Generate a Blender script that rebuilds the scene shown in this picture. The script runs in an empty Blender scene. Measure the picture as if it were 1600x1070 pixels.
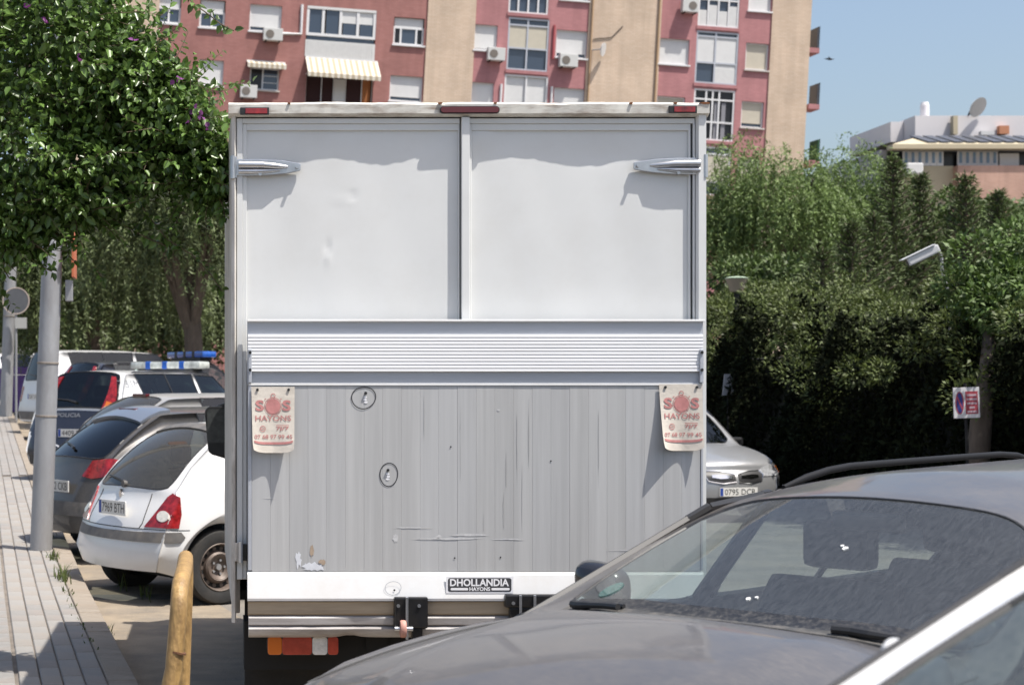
import bpy, bmesh, math, random
import numpy as np
from mathutils import Vector, Matrix
from mathutils.bvhtree import BVHTree

random.seed(7)
rng = np.random.default_rng(7)
SC = bpy.context.scene
COL = SC.collection
R = math.radians

# ------------------------------------------------------------------ camera, sky, sun, exposure
F = 2850.0                     # focal length in photo pixels (1600 wide)
PX0, PY0, CAMZ = 320.0, 600.0, 1.75
cam_d = bpy.data.cameras.new('camera')
cam = bpy.data.objects.new('camera', cam_d)
COL.objects.link(cam)
cam.location = (0, 0, CAMZ)
cam.rotation_euler = (R(90), 0, 0)
cam_d.sensor_width = 36.0
cam_d.lens = F / 1600 * 36.0
cam_d.shift_x = (800 - PX0) / 1600
cam_d.shift_y = (PY0 - 535) / 1600
cam_d.clip_start = 0.1
cam_d.clip_end = 2000
cam_d.dof.use_dof = True
cam_d.dof.focus_distance = 8.4
cam_d.dof.aperture_fstop = 6.5
SC.camera = cam

SUN = Vector((-0.40, 0.27, -1.03)).normalized()      # the way the light travels
world = bpy.data.worlds.new('World')
SC.world = world
world.use_nodes = True
wn = world.node_tree
bgn = wn.nodes['Background']
sky = wn.nodes.new('ShaderNodeTexSky')
sky.sky_type = 'NISHITA'
sky.sun_disc = False
sky.sun_elevation = math.asin(-SUN.z)
sky.sun_rotation = math.atan2(-SUN.x, -SUN.y)
sky.air_density = 1.0
sky.dust_density = 3.2
sky.ozone_density = 1.0
wn.links.new(sky.outputs[0], bgn.inputs[0])
bgn.inputs[1].default_value = 0.12
sun_d = bpy.data.lights.new('sun', 'SUN')
sun_d.energy = 4.5
sun_d.angle = R(0.53)
sun_d.color = (1.0, 0.955, 0.89)
sun = bpy.data.objects.new('sun', sun_d)
sun.rotation_euler = SUN.to_track_quat('-Z', 'Y').to_euler()
sun.location = (3, -3, 12)
COL.objects.link(sun)
SC.view_settings.view_transform = 'Standard'
SC.view_settings.look = 'None'
SC.view_settings.gamma = 1.0
SC.view_settings.exposure = 0.56
SC.view_settings.use_curve_mapping = False
SC.render.engine = 'CYCLES'
SC.cycles.max_bounces = 8
SC.cycles.transparent_max_bounces = 16
SC.cycles.caustics_reflective = False
SC.cycles.caustics_refractive = False
SC.cycles.use_denoising = True

def at(px, py, d):
    """a point at distance d along the street whose picture is (px, py) in the photo"""
    return Vector(((px - PX0) / F * d, d, CAMZ - (py - PY0) / F * d))

# ------------------------------------------------------------------ helpers
def lin(c):
    return tuple((v / 12.92 if v <= 0.04045 else ((v + 0.055) / 1.055) ** 2.4) for v in c)

def hx(s):
    return lin(tuple(int(s[i:i + 2], 16) / 255 for i in (0, 2, 4)))

MATS = {}
def mat(name, col, rough=0.55, metal=0.0, vary=0.0, vscale=3.0, stretch=(1, 1, 1), bump=0.0, bscale=40.0,
        dirt=None, dirt_amt=0.0, dirt_scale=2.0, coat=0.0, emit=0.0, spec=0.5, island=0.0, trans=0.0, detail=6.0):
    if name in MATS:
        return MATS[name]
    if isinstance(col, str):
        col = hx(col)
    m = bpy.data.materials.new(name)
    m.use_nodes = True
    nt = m.node_tree
    b = nt.nodes['Principled BSDF']
    b.inputs['Roughness'].default_value = rough
    b.inputs['Metallic'].default_value = metal
    b.inputs['Specular IOR Level'].default_value = spec
    b.inputs['Coat Weight'].default_value = coat
    b.inputs['Coat Roughness'].default_value = 0.06
    tc = nt.nodes.new('ShaderNodeTexCoord')
    mp = nt.nodes.new('ShaderNodeMapping')
    mp.inputs['Scale'].default_value = stretch
    nt.links.new(tc.outputs['Object'], mp.inputs[0])
    rgb = nt.nodes.new('ShaderNodeRGB')
    rgb.outputs[0].default_value = (*col, 1)
    out = rgb.outputs[0]
    if vary:
        n = nt.nodes.new('ShaderNodeTexNoise')
        n.inputs['Scale'].default_value = vscale
        n.inputs['Detail'].default_value = detail
        n.inputs['Roughness'].default_value = 0.62
        nt.links.new(mp.outputs[0], n.inputs['Vector'])
        rmp = nt.nodes.new('ShaderNodeMapRange')
        rmp.inputs['From Min'].default_value = 0.3
        rmp.inputs['From Max'].default_value = 0.7
        rmp.inputs['To Min'].default_value = 1 - vary
        rmp.inputs['To Max'].default_value = 1 + vary
        nt.links.new(n.outputs['Fac'], rmp.inputs['Value'])
        mul = nt.nodes.new('ShaderNodeVectorMath')
        mul.operation = 'SCALE'
        nt.links.new(out, mul.inputs[0])
        nt.links.new(rmp.outputs[0], mul.inputs['Scale'])
        out = mul.outputs[0]
    if island:
        g = nt.nodes.new('ShaderNodeNewGeometry')
        rmp = nt.nodes.new('ShaderNodeMapRange')
        rmp.inputs['To Min'].default_value = 1 - island
        rmp.inputs['To Max'].default_value = 1 + island
        nt.links.new(g.outputs['Random Per Island'], rmp.inputs['Value'])
        mul = nt.nodes.new('ShaderNodeVectorMath')
        mul.operation = 'SCALE'
        nt.links.new(out, mul.inputs[0])
        nt.links.new(rmp.outputs[0], mul.inputs['Scale'])
        out = mul.outputs[0]
    if dirt is not None:
        if isinstance(dirt, str):
            dirt = hx(dirt)
        n = nt.nodes.new('ShaderNodeTexNoise')
        n.inputs['Scale'].default_value = dirt_scale
        n.inputs['Detail'].default_value = 8
        n.inputs['Roughness'].default_value = 0.7
        nt.links.new(mp.outputs[0], n.inputs['Vector'])
        rmp = nt.nodes.new('ShaderNodeMapRange')
        rmp.inputs['From Min'].default_value = 0.45
        rmp.inputs['From Max'].default_value = 0.72
        rmp.inputs['To Min'].default_value = 0
        rmp.inputs['To Max'].default_value = dirt_amt
        nt.links.new(n.outputs['Fac'], rmp.inputs['Value'])
        mx = nt.nodes.new('ShaderNodeMix')
        mx.data_type = 'RGBA'
        nt.links.new(rmp.outputs[0], mx.inputs['Factor'])
        nt.links.new(out, mx.inputs['A'])
        mx.inputs['B'].default_value = (*dirt, 1)
        out = mx.outputs['Result']
    nt.links.new(out, b.inputs['Base Color'])
    if bump:
        n = nt.nodes.new('ShaderNodeTexNoise')
        n.inputs['Scale'].default_value = bscale
        n.inputs['Detail'].default_value = 5
        nt.links.new(mp.outputs[0], n.inputs['Vector'])
        bp = nt.nodes.new('ShaderNodeBump')
        bp.inputs['Strength'].default_value = bump
        bp.inputs['Distance'].default_value = 0.02
        nt.links.new(n.outputs['Fac'], bp.inputs['Height'])
        nt.links.new(bp.outputs[0], b.inputs['Normal'])
    if emit:
        b.inputs['Emission Color'].default_value = (*col, 1)
        b.inputs['Emission Strength'].default_value = emit
    if trans:
        tr = nt.nodes.new('ShaderNodeBsdfTranslucent')
        nt.links.new(out, tr.inputs[0])
        ms = nt.nodes.new('ShaderNodeMixShader')
        ms.inputs[0].default_value = trans
        o = nt.nodes['Material Output']
        nt.links.new(b.outputs[0], ms.inputs[1])
        nt.links.new(tr.outputs[0], ms.inputs[2])
        nt.links.new(ms.outputs[0], o.inputs[0])
    MATS[name] = m
    return m

def glass_mat(name, tint=(0.75, 0.82, 0.8), dust=0.0, dustcol='8a8580', streak=None, ior=1.5, tr_extra=0.0):
    """thin pane: see-through tint, mirror by Fresnel, a film of dust"""
    m = bpy.data.materials.new(name)
    m.use_nodes = True
    nt = m.node_tree
    nt.nodes.remove(nt.nodes['Principled BSDF'])
    o = nt.nodes['Material Output']
    t = nt.nodes.new('ShaderNodeBsdfTransparent')
    t.inputs[0].default_value = (*tint, 1)
    g = nt.nodes.new('ShaderNodeBsdfGlossy')
    g.inputs['Roughness'].default_value = 0.03
    ge = nt.nodes.new('ShaderNodeNewGeometry')          # Schlick's law, the same from both sides of the pane
    dt = nt.nodes.new('ShaderNodeVectorMath'); dt.operation = 'DOT_PRODUCT'
    nt.links.new(ge.outputs['Normal'], dt.inputs[0]); nt.links.new(ge.outputs['Incoming'], dt.inputs[1])
    def mth(op, x, y):
        q = nt.nodes.new('ShaderNodeMath'); q.operation = op
        for k, w in enumerate((x, y)):
            if w is None: continue
            if isinstance(w, (int, float)): q.inputs[k].default_value = w
            else: nt.links.new(w, q.inputs[k])
        return q.outputs[0]
    c_ = mth('ABSOLUTE', dt.outputs['Value'], None)
    p_ = mth('POWER', mth('SUBTRACT', 1.0, c_), 5.0)
    fr_o = mth('ADD', mth('MULTIPLY', p_, 0.92), 0.075)
    ms = nt.nodes.new('ShaderNodeMixShader')
    nt.links.new(fr_o, ms.inputs[0])
    nt.links.new(t.outputs[0], ms.inputs[1])
    nt.links.new(g.outputs[0], ms.inputs[2])
    out = ms.outputs[0]
    if dust:
        d = nt.nodes.new('ShaderNodeBsdfDiffuse')
        d.inputs[0].default_value = (*hx(dustcol), 1)
        tc = nt.nodes.new('ShaderNodeTexCoord')
        mp = nt.nodes.new('ShaderNodeMapping')
        mp.inputs['Scale'].default_value = streak or (1, 1, 1)
        nt.links.new(tc.outputs['Object'], mp.inputs[0])
        n = nt.nodes.new('ShaderNodeTexNoise')
        n.inputs['Scale'].default_value = 48
        n.inputs['Detail'].default_value = 4
        n.inputs['Roughness'].default_value = 0.75
        nt.links.new(mp.outputs[0], n.inputs['Vector'])
        rmp = nt.nodes.new('ShaderNodeMapRange')
        rmp.inputs['From Min'].default_value = 0.35
        rmp.inputs['From Max'].default_value = 0.7
        rmp.inputs['To Min'].default_value = dust * 0.65
        rmp.inputs['To Max'].default_value = dust * 1.4
        nt.links.new(n.outputs['Fac'], rmp.inputs['Value'])
        m2 = nt.nodes.new('ShaderNodeMixShader')
        nt.links.new(rmp.outputs[0], m2.inputs[0])
        nt.links.new(out, m2.inputs[1])
        nt.links.new(d.outputs[0], m2.inputs[2])
        out = m2.outputs[0]
    nt.links.new(out, o.inputs[0])
    MATS[name] = m
    return m

class MB:
    """collects shapes, then links them as ONE mesh object"""
    def __init__(s):
        s.v, s.f = [], []
    def add(s, v, f):
        o = len(s.v)
        s.v += [tuple(p) for p in v]
        s.f += [tuple(i + o for i in q) for q in f]
        return s
    def box(s, x0, x1, y0, y1, z0, z1):
        return s.add([(x0, y0, z0), (x1, y0, z0), (x1, y1, z0), (x0, y1, z0), (x0, y0, z1), (x1, y0, z1), (x1, y1, z1), (x0, y1, z1)],
                     [(0, 3, 2, 1), (4, 5, 6, 7), (0, 1, 5, 4), (1, 2, 6, 5), (2, 3, 7, 6), (3, 0, 4, 7)])
    def tube(s, pts, r, n=10, cap=True):
        pts = [Vector(p) for p in pts]
        rs = r if isinstance(r, (list, tuple)) else [r] * len(pts)
        rings = []
        up = None
        for i, p in enumerate(pts):
            t = (pts[min(i + 1, len(pts) - 1)] - pts[max(i - 1, 0)]).normalized()
            if up is None:
                up = Vector((0, 0, 1)) if abs(t.z) < 0.9 else Vector((1, 0, 0))
            a = t.cross(up).normalized()
            b = a.cross(t).normalized()
            up = b
            rings.append([p + (a * math.cos(2 * math.pi * k / n) + b * math.sin(2 * math.pi * k / n)) * rs[i] for k in range(n)])
        v = [q for g in rings for q in g]
        f = []
        for i in range(len(rings) - 1):
            for k in range(n):
                f.append((i * n + k, i * n + (k + 1) % n, (i + 1) * n + (k + 1) % n, (i + 1) * n + k))
        if cap:
            f.append(tuple(range(n))[::-1])
            f.append(tuple((len(rings) - 1) * n + k for k in range(n)))
        return s.add(v, f)
    def lathe(s, prof, o=(0, 0, 0), axis='z', n=24, close=False, cap0=True):
        """prof: (radius, along) pairs turned about an axis"""
        v, f = [], []
        o = Vector(o)
        for (r, h) in prof:
            for k in range(n):
                a = 2 * math.pi * k / n
                c, q = r * math.cos(a), r * math.sin(a)
                p = {'z': (c, q, h), 'y': (c, h, -q), 'x': (h, c, q)}[axis]
                v.append(o + Vector(p))
        m = len(prof)
        for i in range(m if close else m - 1):
            j = (i + 1) % m
            for k in range(n):
                f.append((i * n + k, i * n + (k + 1) % n, j * n + (k + 1) % n, j * n + k))
        if not close:
            if cap0 and prof[0][0] > 1e-5:
                f.append(tuple(range(n))[::-1])
            if prof[-1][0] > 1e-5:
                f.append(tuple((m - 1) * n + k for k in range(n)))
        return s.add(v, f)
    def prism(s, poly, axis, a, b):
        """poly in the two other axes (order x,y,z), pushed along axis from a to b"""
        n = len(poly)
        def mk(p, t):
            return {'x': (t, p[0], p[1]), 'y': (p[0], t, p[1]), 'z': (p[0], p[1], t)}[axis]
        v = [mk(p, a) for p in poly] + [mk(p, b) for p in poly]
        f = [tuple(range(n)), tuple(range(2 * n - 1, n - 1, -1))]
        for i in range(n):
            j = (i + 1) % n
            f.append((i, i + n, j + n, j))
        return s.add(v, f)
    def build(s, name, m, parent=None, bevel=0.0, smooth=False, sub=0, loc=None, seg=2):
        me = bpy.data.meshes.new(name)
        me.from_pydata(s.v, [], s.f)
        bm = bmesh.new()
        bm.from_mesh(me)
        bmesh.ops.recalc_face_normals(bm, faces=bm.faces)
        if bevel:
            bmesh.ops.bevel(bm, geom=list(bm.edges), offset=bevel, segments=seg, affect='EDGES', profile=0.6, clamp_overlap=True)
        bm.to_mesh(me)
        bm.free()
        return link(name, me, m, parent, smooth, loc, sub)

def link(name, me, m, parent=None, smooth=False, loc=None, sub=0):
    o = bpy.data.objects.new(name, me)
    COL.objects.link(o)
    if m is not None and not me.materials:
        me.materials.append(m)
    if smooth:
        me.polygons.foreach_set('use_smooth', [True] * len(me.polygons))
        try:
            me.set_sharp_from_angle(angle=R(42))
        except Exception:
            pass
    if sub:
        md = o.modifiers.new('sub', 'SUBSURF')
        md.levels = md.render_levels = sub
    if parent is not None:
        o.parent = parent
    if loc is not None:
        o.location = loc
    return o

def tag(o, label, cat=None, group=None, kind=None):
    if label:
        o['label'] = label
    if cat:
        o['category'] = cat
    if group:
        o['group'] = group
    if kind:
        o['kind'] = kind
    return o

def empty(name, loc=(0, 0, 0), rz=0.0):
    o = bpy.data.objects.new(name, None)
    o.empty_display_size = 0.2
    COL.objects.link(o)
    o.location = loc
    o.rotation_euler = (0, 0, rz)
    return o

def box(name, m, parent, x0, x1, y0, y1, z0, z1, bevel=0.0, smooth=False):
    return MB().box(x0, x1, y0, y1, z0, z1).build(name, m, parent, bevel, smooth)

def text_geo(s, w, h, bold=0.0, shear=0.0, body=None):
    """flat lettering w x h centred on 0, as (verts2d, faces)"""
    cu = bpy.data.curves.new('t', 'FONT')
    cu.body = s
    cu.align_x = 'CENTER'
    cu.offset = bold
    cu.shear = shear
    cu.resolution_u = 3
    ob = bpy.data.objects.new('t', cu)
    COL.objects.link(ob)
    dg = bpy.context.evaluated_depsgraph_get()
    me = ob.evaluated_get(dg).to_mesh()
    v = [(p.co.x, p.co.y) for p in me.vertices]
    f = [tuple(p.vertices) for p in me.polygons]
    ob.evaluated_get(dg).to_mesh_clear()
    bpy.data.objects.remove(ob)
    bpy.data.curves.remove(cu)
    xs, ys = [p[0] for p in v], [p[1] for p in v]
    x0, x1, y0, y1 = min(xs), max(xs), min(ys), max(ys)
    return [((x - (x0 + x1) / 2) / (x1 - x0) * w, (y - (y0 + y1) / 2) / (y1 - y0) * h) for x, y in v], f

def text_on(name, s, w, h, m, parent, fn, bold=0.0, shear=0.0):
    """fn maps a flat (u, v) to a local point"""
    v, f = text_geo(s, w, h, bold, shear)
    return MB().add([fn(*p) for p in v], f).build(name, m, parent)

def ring2d(cx, cy, rx, ry, t, n=40, wob=0.0):
    v, f = [], []
    for k in range(n):
        a = 2 * math.pi * k / n
        w = 1 + wob * math.sin(2 * a + 0.7) + wob * 0.6 * math.sin(3 * a)
        v.append((cx + rx * w * math.cos(a), cy + ry * w * math.sin(a)))
        v.append((cx + (rx * w - t) * math.cos(a), cy + (ry * w - t) * math.sin(a)))
    for k in range(n):
        j = (k + 1) % n
        f.append((2 * k, 2 * j, 2 * j + 1, 2 * k + 1))
    return v, f

def disc2d(cx, cy, rx, ry, n=32):
    return [(cx + rx * math.cos(2 * math.pi * k / n), cy + ry * math.sin(2 * math.pi * k / n)) for k in range(n)], [tuple(range(n))]

def gz(x, y):
    """height of the street: it climbs beyond the truck on the left-hand side"""
    t = min(max((4.5 - x) / 3.0, 0), 1)
    t = t * t * (3 - 2 * t)
    s = max(y - 14.0, 0)
    return t * (0.03 * s * s / (s + 2.0) if s > 0 else 0) * (1 if y < 60 else 60 / y)

# ------------------------------------------------------------------ shared materials
M_white = mat('white_paint', (0.675, 0.682, 0.672), 0.38, vary=0.03, vscale=2.0, dirt='bdb9b0', dirt_amt=0.16, dirt_scale=3.5, bump=0.02, bscale=6)
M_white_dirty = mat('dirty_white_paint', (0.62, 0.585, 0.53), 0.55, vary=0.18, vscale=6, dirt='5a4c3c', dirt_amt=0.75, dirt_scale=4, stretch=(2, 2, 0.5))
M_cap = mat('weathered_white_trim', (0.66, 0.64, 0.58), 0.5, vary=0.08, vscale=5, dirt='6d4a2c', dirt_amt=0.7, dirt_scale=7, stretch=(1, 1, 6))
M_alu = mat('brushed_aluminium', (0.44, 0.445, 0.46), 0.5, 0.15, vary=0.07, vscale=14, stretch=(1.0, 1, 0.05), dirt='74767a', dirt_amt=0.45, dirt_scale=7)
M_alu_lite = mat('ribbed_aluminium', (0.74, 0.745, 0.75), 0.5, 0.05, vary=0.05, vscale=9, stretch=(0.2, 1, 5))
M_alu_grey = mat('grey_aluminium', (0.46, 0.48, 0.52), 0.45, 0.25, vary=0.07, vscale=6, stretch=(0.3, 1, 4))
M_steel = mat('zinc_steel', (0.55, 0.56, 0.58), 0.28, 0.85, vary=0.12, vscale=20)
M_chrome = mat('chrome', (0.72, 0.73, 0.75), 0.12, 1.0)
M_black = mat('black_plastic', (0.018, 0.018, 0.019), 0.45, vary=0.2, vscale=10)
M_blackpaint = mat('black_steel_paint', (0.012, 0.012, 0.013), 0.35, vary=0.3, vscale=12, dirt='3a332b', dirt_amt=0.35, dirt_scale=9)
M_rubber = mat('rubber', (0.022, 0.022, 0.022), 0.8, vary=0.25, vscale=14, dirt='4b443b', dirt_amt=0.4, dirt_scale=5)
M_dark = mat('dark_underbody', (0.012, 0.012, 0.012), 0.85)
M_red = mat('red_lens', (0.24, 0.012, 0.014), 0.15, coat=0.6, vary=0.65, vscale=22)
M_reddark = mat('dark_red_lens', (0.10, 0.010, 0.012), 0.18, coat=0.5)
M_orange = mat('orange_lens', (0.55, 0.14, 0.02), 0.2, coat=0.5)
M_clear = mat('clear_lens', (0.62, 0.60, 0.55), 0.2, coat=0.5, vary=0.2, vscale=40)
M_pink = mat('worn_pink_nylon', (0.50, 0.26, 0.21), 0.6, vary=0.12, vscale=20)
M_brown = mat('dirty_brown_steel', (0.40, 0.325, 0.235), 0.6, 0.1, vary=0.15, vscale=8, stretch=(0.3, 1, 3), dirt='4a3a28', dirt_amt=0.5, dirt_scale=3)
M_bargrey = mat('scuffed_grey_bumper', (0.47, 0.455, 0.45), 0.5, 0.15, vary=0.14, vscale=7, stretch=(0.4, 1, 3), dirt='5a4a3a', dirt_amt=0.55, dirt_scale=4)
M_whitebar = mat('clean_white_bar', (0.84, 0.845, 0.84), 0.3, vary=0.02, vscale=3, dirt='b8a890', dirt_amt=0.25, dirt_scale=3)
M_flag = mat('faded_canvas', (0.60, 0.55, 0.48), 0.8, vary=0.07, vscale=9, bump=0.15, bscale=25)
M_flagred = mat('faded_red_print', (0.47, 0.20, 0.19), 0.8, vary=0.2, vscale=30)
M_ink = mat('black_pen', (0.03, 0.03, 0.035), 0.6)
M_chalk = mat('white_marks', (0.8, 0.8, 0.82), 0.6)
# ------------------------------------------------------------------ the street
M_asph = mat('asphalt', (0.17, 0.157, 0.14), 0.9, vary=0.28, vscale=1.2, bump=0.5, bscale=90, dirt=(0.30, 0.245, 0.18), dirt_amt=0.35, dirt_scale=0.7)
M_dust = mat('dusty_gutter_asphalt', (0.27, 0.22, 0.16), 0.95, vary=0.2, vscale=3, bump=0.4, bscale=60, dirt=(0.13, 0.12, 0.11), dirt_amt=0.7, dirt_scale=1.6)
M_joint = mat('sandy_joints', (0.17, 0.145, 0.12), 0.95, vary=0.3, vscale=6)
M_tile = mat('concrete_paver', (0.252, 0.240, 0.224), 0.85, vary=0.13, vscale=5, bump=0.25, bscale=60, dirt='8a7565', dirt_amt=0.4, dirt_scale=2)
M_tile2 = mat('concrete_paver_pale', (0.285, 0.270, 0.250), 0.85, vary=0.12, vscale=4, bump=0.25, bscale=60, dirt='80705f', dirt_amt=0.5, dirt_scale=2)
M_kerb = mat('kerb_concrete', (0.28, 0.238, 0.19), 0.9, vary=0.15, vscale=5, bump=0.3, bscale=40, dirt='6d5c4a', dirt_amt=0.5, dirt_scale=3)
M_grass = mat('weed_grass', (0.10, 0.13, 0.035), 0.7, island=0.4, trans=0.3)

def sheet(name, m, xs, ys, zoff=0.0):
    v = [(x, y, gz(x, y) + zoff) for y in ys for x in xs]
    n = len(xs)
    f = [(j * n + i, j * n + i + 1, (j + 1) * n + i + 1, (j + 1) * n + i) for j in range(len(ys) - 1) for i in range(n - 1)]
    return tag(MB().add(v, f).build(name, m, None, smooth=True), None, kind='structure')

ys = [-60, -20, 0, 8, 12] + [14 + i for i in range(0, 50, 2)] + [70, 90, 130, 200, 400, 900]
xs = [-700, -300, -100, -40, -20, -10, -5, -2, 0, 1.5, 2.2, 2.9, 3.6, 4.5, 8, 20, 50, 120, 300, 700]
sheet('road', M_asph, xs, ys)

# kerb line: heads slightly left of the truck
KX, KY = -0.37, 9.99
KU = Vector((-0.123, 0.992, 0)).normalized()       # along the street
KN = Vector((-KU.y, KU.x, 0))                      # towards the pavement
K0 = Vector((KX, KY, 0))
def kp(s, t, z=0.0):
    """s metres along the kerb, t metres from its road edge onto the pavement"""
    p = K0 + KU * s + KN * t
    return Vector((p.x, p.y, gz(p.x, p.y) + z))
KA = math.atan2(KU.y, KU.x) - math.pi / 2
PH = 0.13
# dusty strip in the gutter
gs = np.linspace(-9, 45, 40)
rows = [0.0, -0.3, -0.55, -0.8, -1.0]
v = [tuple(kp(s, t + (0.10 * math.sin(s * 3.1) + 0.07 * math.sin(s * 7.3) if t < -0.9 else 0), 0.004)) for s in gs for t in rows]
n = len(rows)
f = [(j * n + i, j * n + i + 1, (j + 1) * n + i + 1, (j + 1) * n + i) for j in range(len(gs) - 1) for i in range(n - 1)]
tag(MB().add(v, f).build('gutter', M_dust), None, kind='structure')

pave = MB()
gs = np.linspace(-9, 60, 48)
v = [tuple(kp(s, t, PH - 0.012)) for s in gs for t in (0.02, 1.5, 3.6, 9)]
f = [(j * 4 + i, j * 4 + i + 1, (j + 1) * 4 + i + 1, (j + 1) * 4 + i) for j in range(len(gs) - 1) for i in range(3)]
pavement = tag(pave.add(v, f).build('pavement', M_joint, None), None, kind='structure')

def slope_at(p):
    e = 0.3
    return math.atan2(gz(p.x + KU.x * e, p.y + KU.y * e) - gz(p.x - KU.x * e, p.y - KU.y * e), 2 * e)

def paver_mesh(w, l, h, grid=0):
    b = MB()
    b.box(-w / 2, w / 2, -l / 2, l / 2, -h, 0)
    o = b.build('tmp', None, None, bevel=0.006, seg=1)
    me = o.data
    bpy.data.objects.remove(o)
    return me
pk = 0
def put_piece(name, me, m, s, t, z, parent, jig=0.002):
    p = kp(s, t)
    o = bpy.data.objects.new(name, me)
    COL.objects.link(o)
    o.parent = parent
    o.location = (p.x, p.y, p.z + z + random.uniform(-jig, jig))
    o.rotation_euler = (slope_at(p), random.uniform(-jig, jig), KA + random.uniform(-jig, jig))
    return o
# kerb stones
me_k = paver_mesh(0.16, 0.985, 0.2)
me_k.materials.append(M_kerb)
for i in range(46):
    put_piece('kerb_stone', me_k, M_kerb, -5.5 + i, 0.08, PH + 0.002, pavement)
# long strips beside the kerb, four rows, staggered
me_s1 = paver_mesh(0.112, 0.59, 0.05); me_s1.materials.append(M_tile2)
me_s2 = paver_mesh(0.112, 0.59, 0.05); me_s2.materials.append(M_tile)
for c in range(4):
    for i in range(30):
        put_piece('paving_strip', random.choice((me_s1, me_s1, me_s2)), None, -1.6 + i * 0.6 + (0.3 if c % 2 else 0), 0.16 + 0.064 + c * 0.12, PH, pavement)
me_q1 = paver_mesh(0.392, 0.392, 0.05); me_q1.materials.append(M_tile)
me_q2 = paver_mesh(0.392, 0.392, 0.05); me_q2.materials.append(M_tile2)
for c in range(4):
    for i in range(36):
        put_piece('paving_slab', random.choice((me_q1, me_q1, me_q2)), None, -1.0 + i * 0.4, 0.66 + 0.2 + c * 0.4, PH, pavement)
# the rest of the paving, too far or out of the picture: one object
far = MB()
for s0, s1, t0, t1, dw, dl in ((16.4, 46, 0.164, 0.644, 0.12, 0.6), (13.4, 46, 0.66, 4.26, 0.4, 0.4), (-9, -1.9, 0.164, 3.06, 0.4, 0.6), (-1.2, 13.4, 2.26, 4.26, 0.4, 0.4)):
    s = s0
    while s < s1:
        t = t0
        while t < t1 - 0.01:
            a, b_, c, d = (kp(s + 0.005, t + 0.004, PH), kp(s + dl - 0.005, t + 0.004, PH), kp(s + dl - 0.005, t + dw - 0.004, PH), kp(s + 0.005, t + dw - 0.004, PH))
            far.add([a, b_, c, d], [(0, 1, 2, 3)])
            t += dw
        s += dl
fo = far.build('far_paving', M_tile, pavement)
fo['kind'] = 'stuff'
# weeds in the joint between kerb and paving
wv, wf = [], []
for (s, t, k, h) in [(5.1, 0.17, 55, 0.13), (4.3, 0.17, 16, 0.05), (3.4, 0.17, 14, 0.04), (2.4, 0.17, 14, 0.03), (1.5, 0.17, 12, 0.03), (6.6, 0.2, 40, 0.09), (7.3, 0.9, 25, 0.07),
                     (5.6, -0.35, 20, 0.16), (4.9, -0.5, 14, 0.13), (2.9, -0.04, 16, 0.06), (8.5, 0.15, 30, 0.09)]:
    for _ in range(k):
        p = kp(s + random.gauss(0, 0.14), t + random.gauss(0, 0.022), PH - 0.01 if t > 0.05 else 0.0)
        a = random.uniform(0, 6.28); l = h * random.uniform(0.4, 1.2); lean = random.uniform(0.2, 0.9)
        dx, dy = math.cos(a), math.sin(a); w = 0.006
        q = Vector((dx, dy, 0))
        sd = Vector((-dy, dx, 0)) * w
        wv0 = len(wv)
        wv += [tuple(p - sd), tuple(p + sd), tuple(p + q * l * lean * 0.5 + Vector((0, 0, l * 0.7)) + sd * 0.7), tuple(p + q * l * lean * 0.5 + Vector((0, 0, l * 0.7)) - sd * 0.7), tuple(p + q * l * lean + Vector((0, 0, l)))]
        wf += [(wv0, wv0 + 1, wv0 + 2, wv0 + 3), (wv0 + 3, wv0 + 2, wv0 + 4)]
tag(MB().add(wv, wf).build('weeds', M_grass), 'tufts of green weeds along the kerb joint', 'weeds', kind='stuff')

# ------------------------------------------------------------------ the box truck
TD = 8.39
TS = F / TD                          # photo pixels per metre on the rear plane
def tx(px): return (px - PX0) / TS
def tz(py): return CAMZ - (py - PY0) / TS
truck = tag(empty('box_truck', (tx(735), TD, 0)), 'white box truck seen from behind with a raised grey tail lift', 'truck')
TX0 = tx(735)
class TP:                             # photo pixel on the rear plane -> truck-local x, z
    @staticmethod
    def x(px): return tx(px) - TX0
X, Z = TP.x, tz
BL, BR = X(362), X(1103)
BOXLEN = 3.3
ZF = tz(985)                          # floor underside of the body
# body shell
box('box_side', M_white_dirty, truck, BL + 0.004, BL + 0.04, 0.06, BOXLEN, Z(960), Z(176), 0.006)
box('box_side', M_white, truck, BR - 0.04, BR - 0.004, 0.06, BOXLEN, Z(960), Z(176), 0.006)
box('roof', M_white, truck, BL + 0.002, BR - 0.002, 0.05, BOXLEN, Z(176), Z(166), 0.004)
box('front_wall', M_white, truck, BL + 0.04, BR - 0.04, BOXLEN - 0.05, BOXLEN - 0.002, Z(955), Z(177))
box('floor', M_dark, truck, BL + 0.04, BR - 0.04, 0.1, BOXLEN - 0.05, Z(940), Z(925))
# cap along the top: an uneven bent sheet that shades the doors
cap = MB()
nx = 80
prof = [(0.05, 183), (-0.003, 183), (-0.033, 179), (-0.036, 165), (-0.030, 162), (0.06, 161.5)]
for i in range(nx + 1):
    t = i / nx
    px = 357 + (1105.5 - 357) * t
    dy = 0.9 * math.sin(t * 21) + 0.7 * math.sin(t * 47 + 1) + random.uniform(-0.5, 0.5)
    dent = -0.006 * math.exp(-((px - 690) / 14) ** 2) - 0.004 * math.exp(-((px - 450) / 9) ** 2)
    for j, (yy, py) in enumerate(prof):
        cap.v.append((X(px), yy + (0.003 * math.sin(t * 31) + random.uniform(-.0012, .0012) - dent if 1 < j < 5 else 0), Z(py + (dy * 0.5 if j in (3, 4) else 0) - (3 * (t < .3) * (0.3 - t) * 0 ))))
m_ = len(prof)
for i in range(nx):
    for j in range(m_ - 1):
        cap.f.append((i * m_ + j, (i + 1) * m_ + j, (i + 1) * m_ + j + 1, i * m_ + j + 1))
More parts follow.
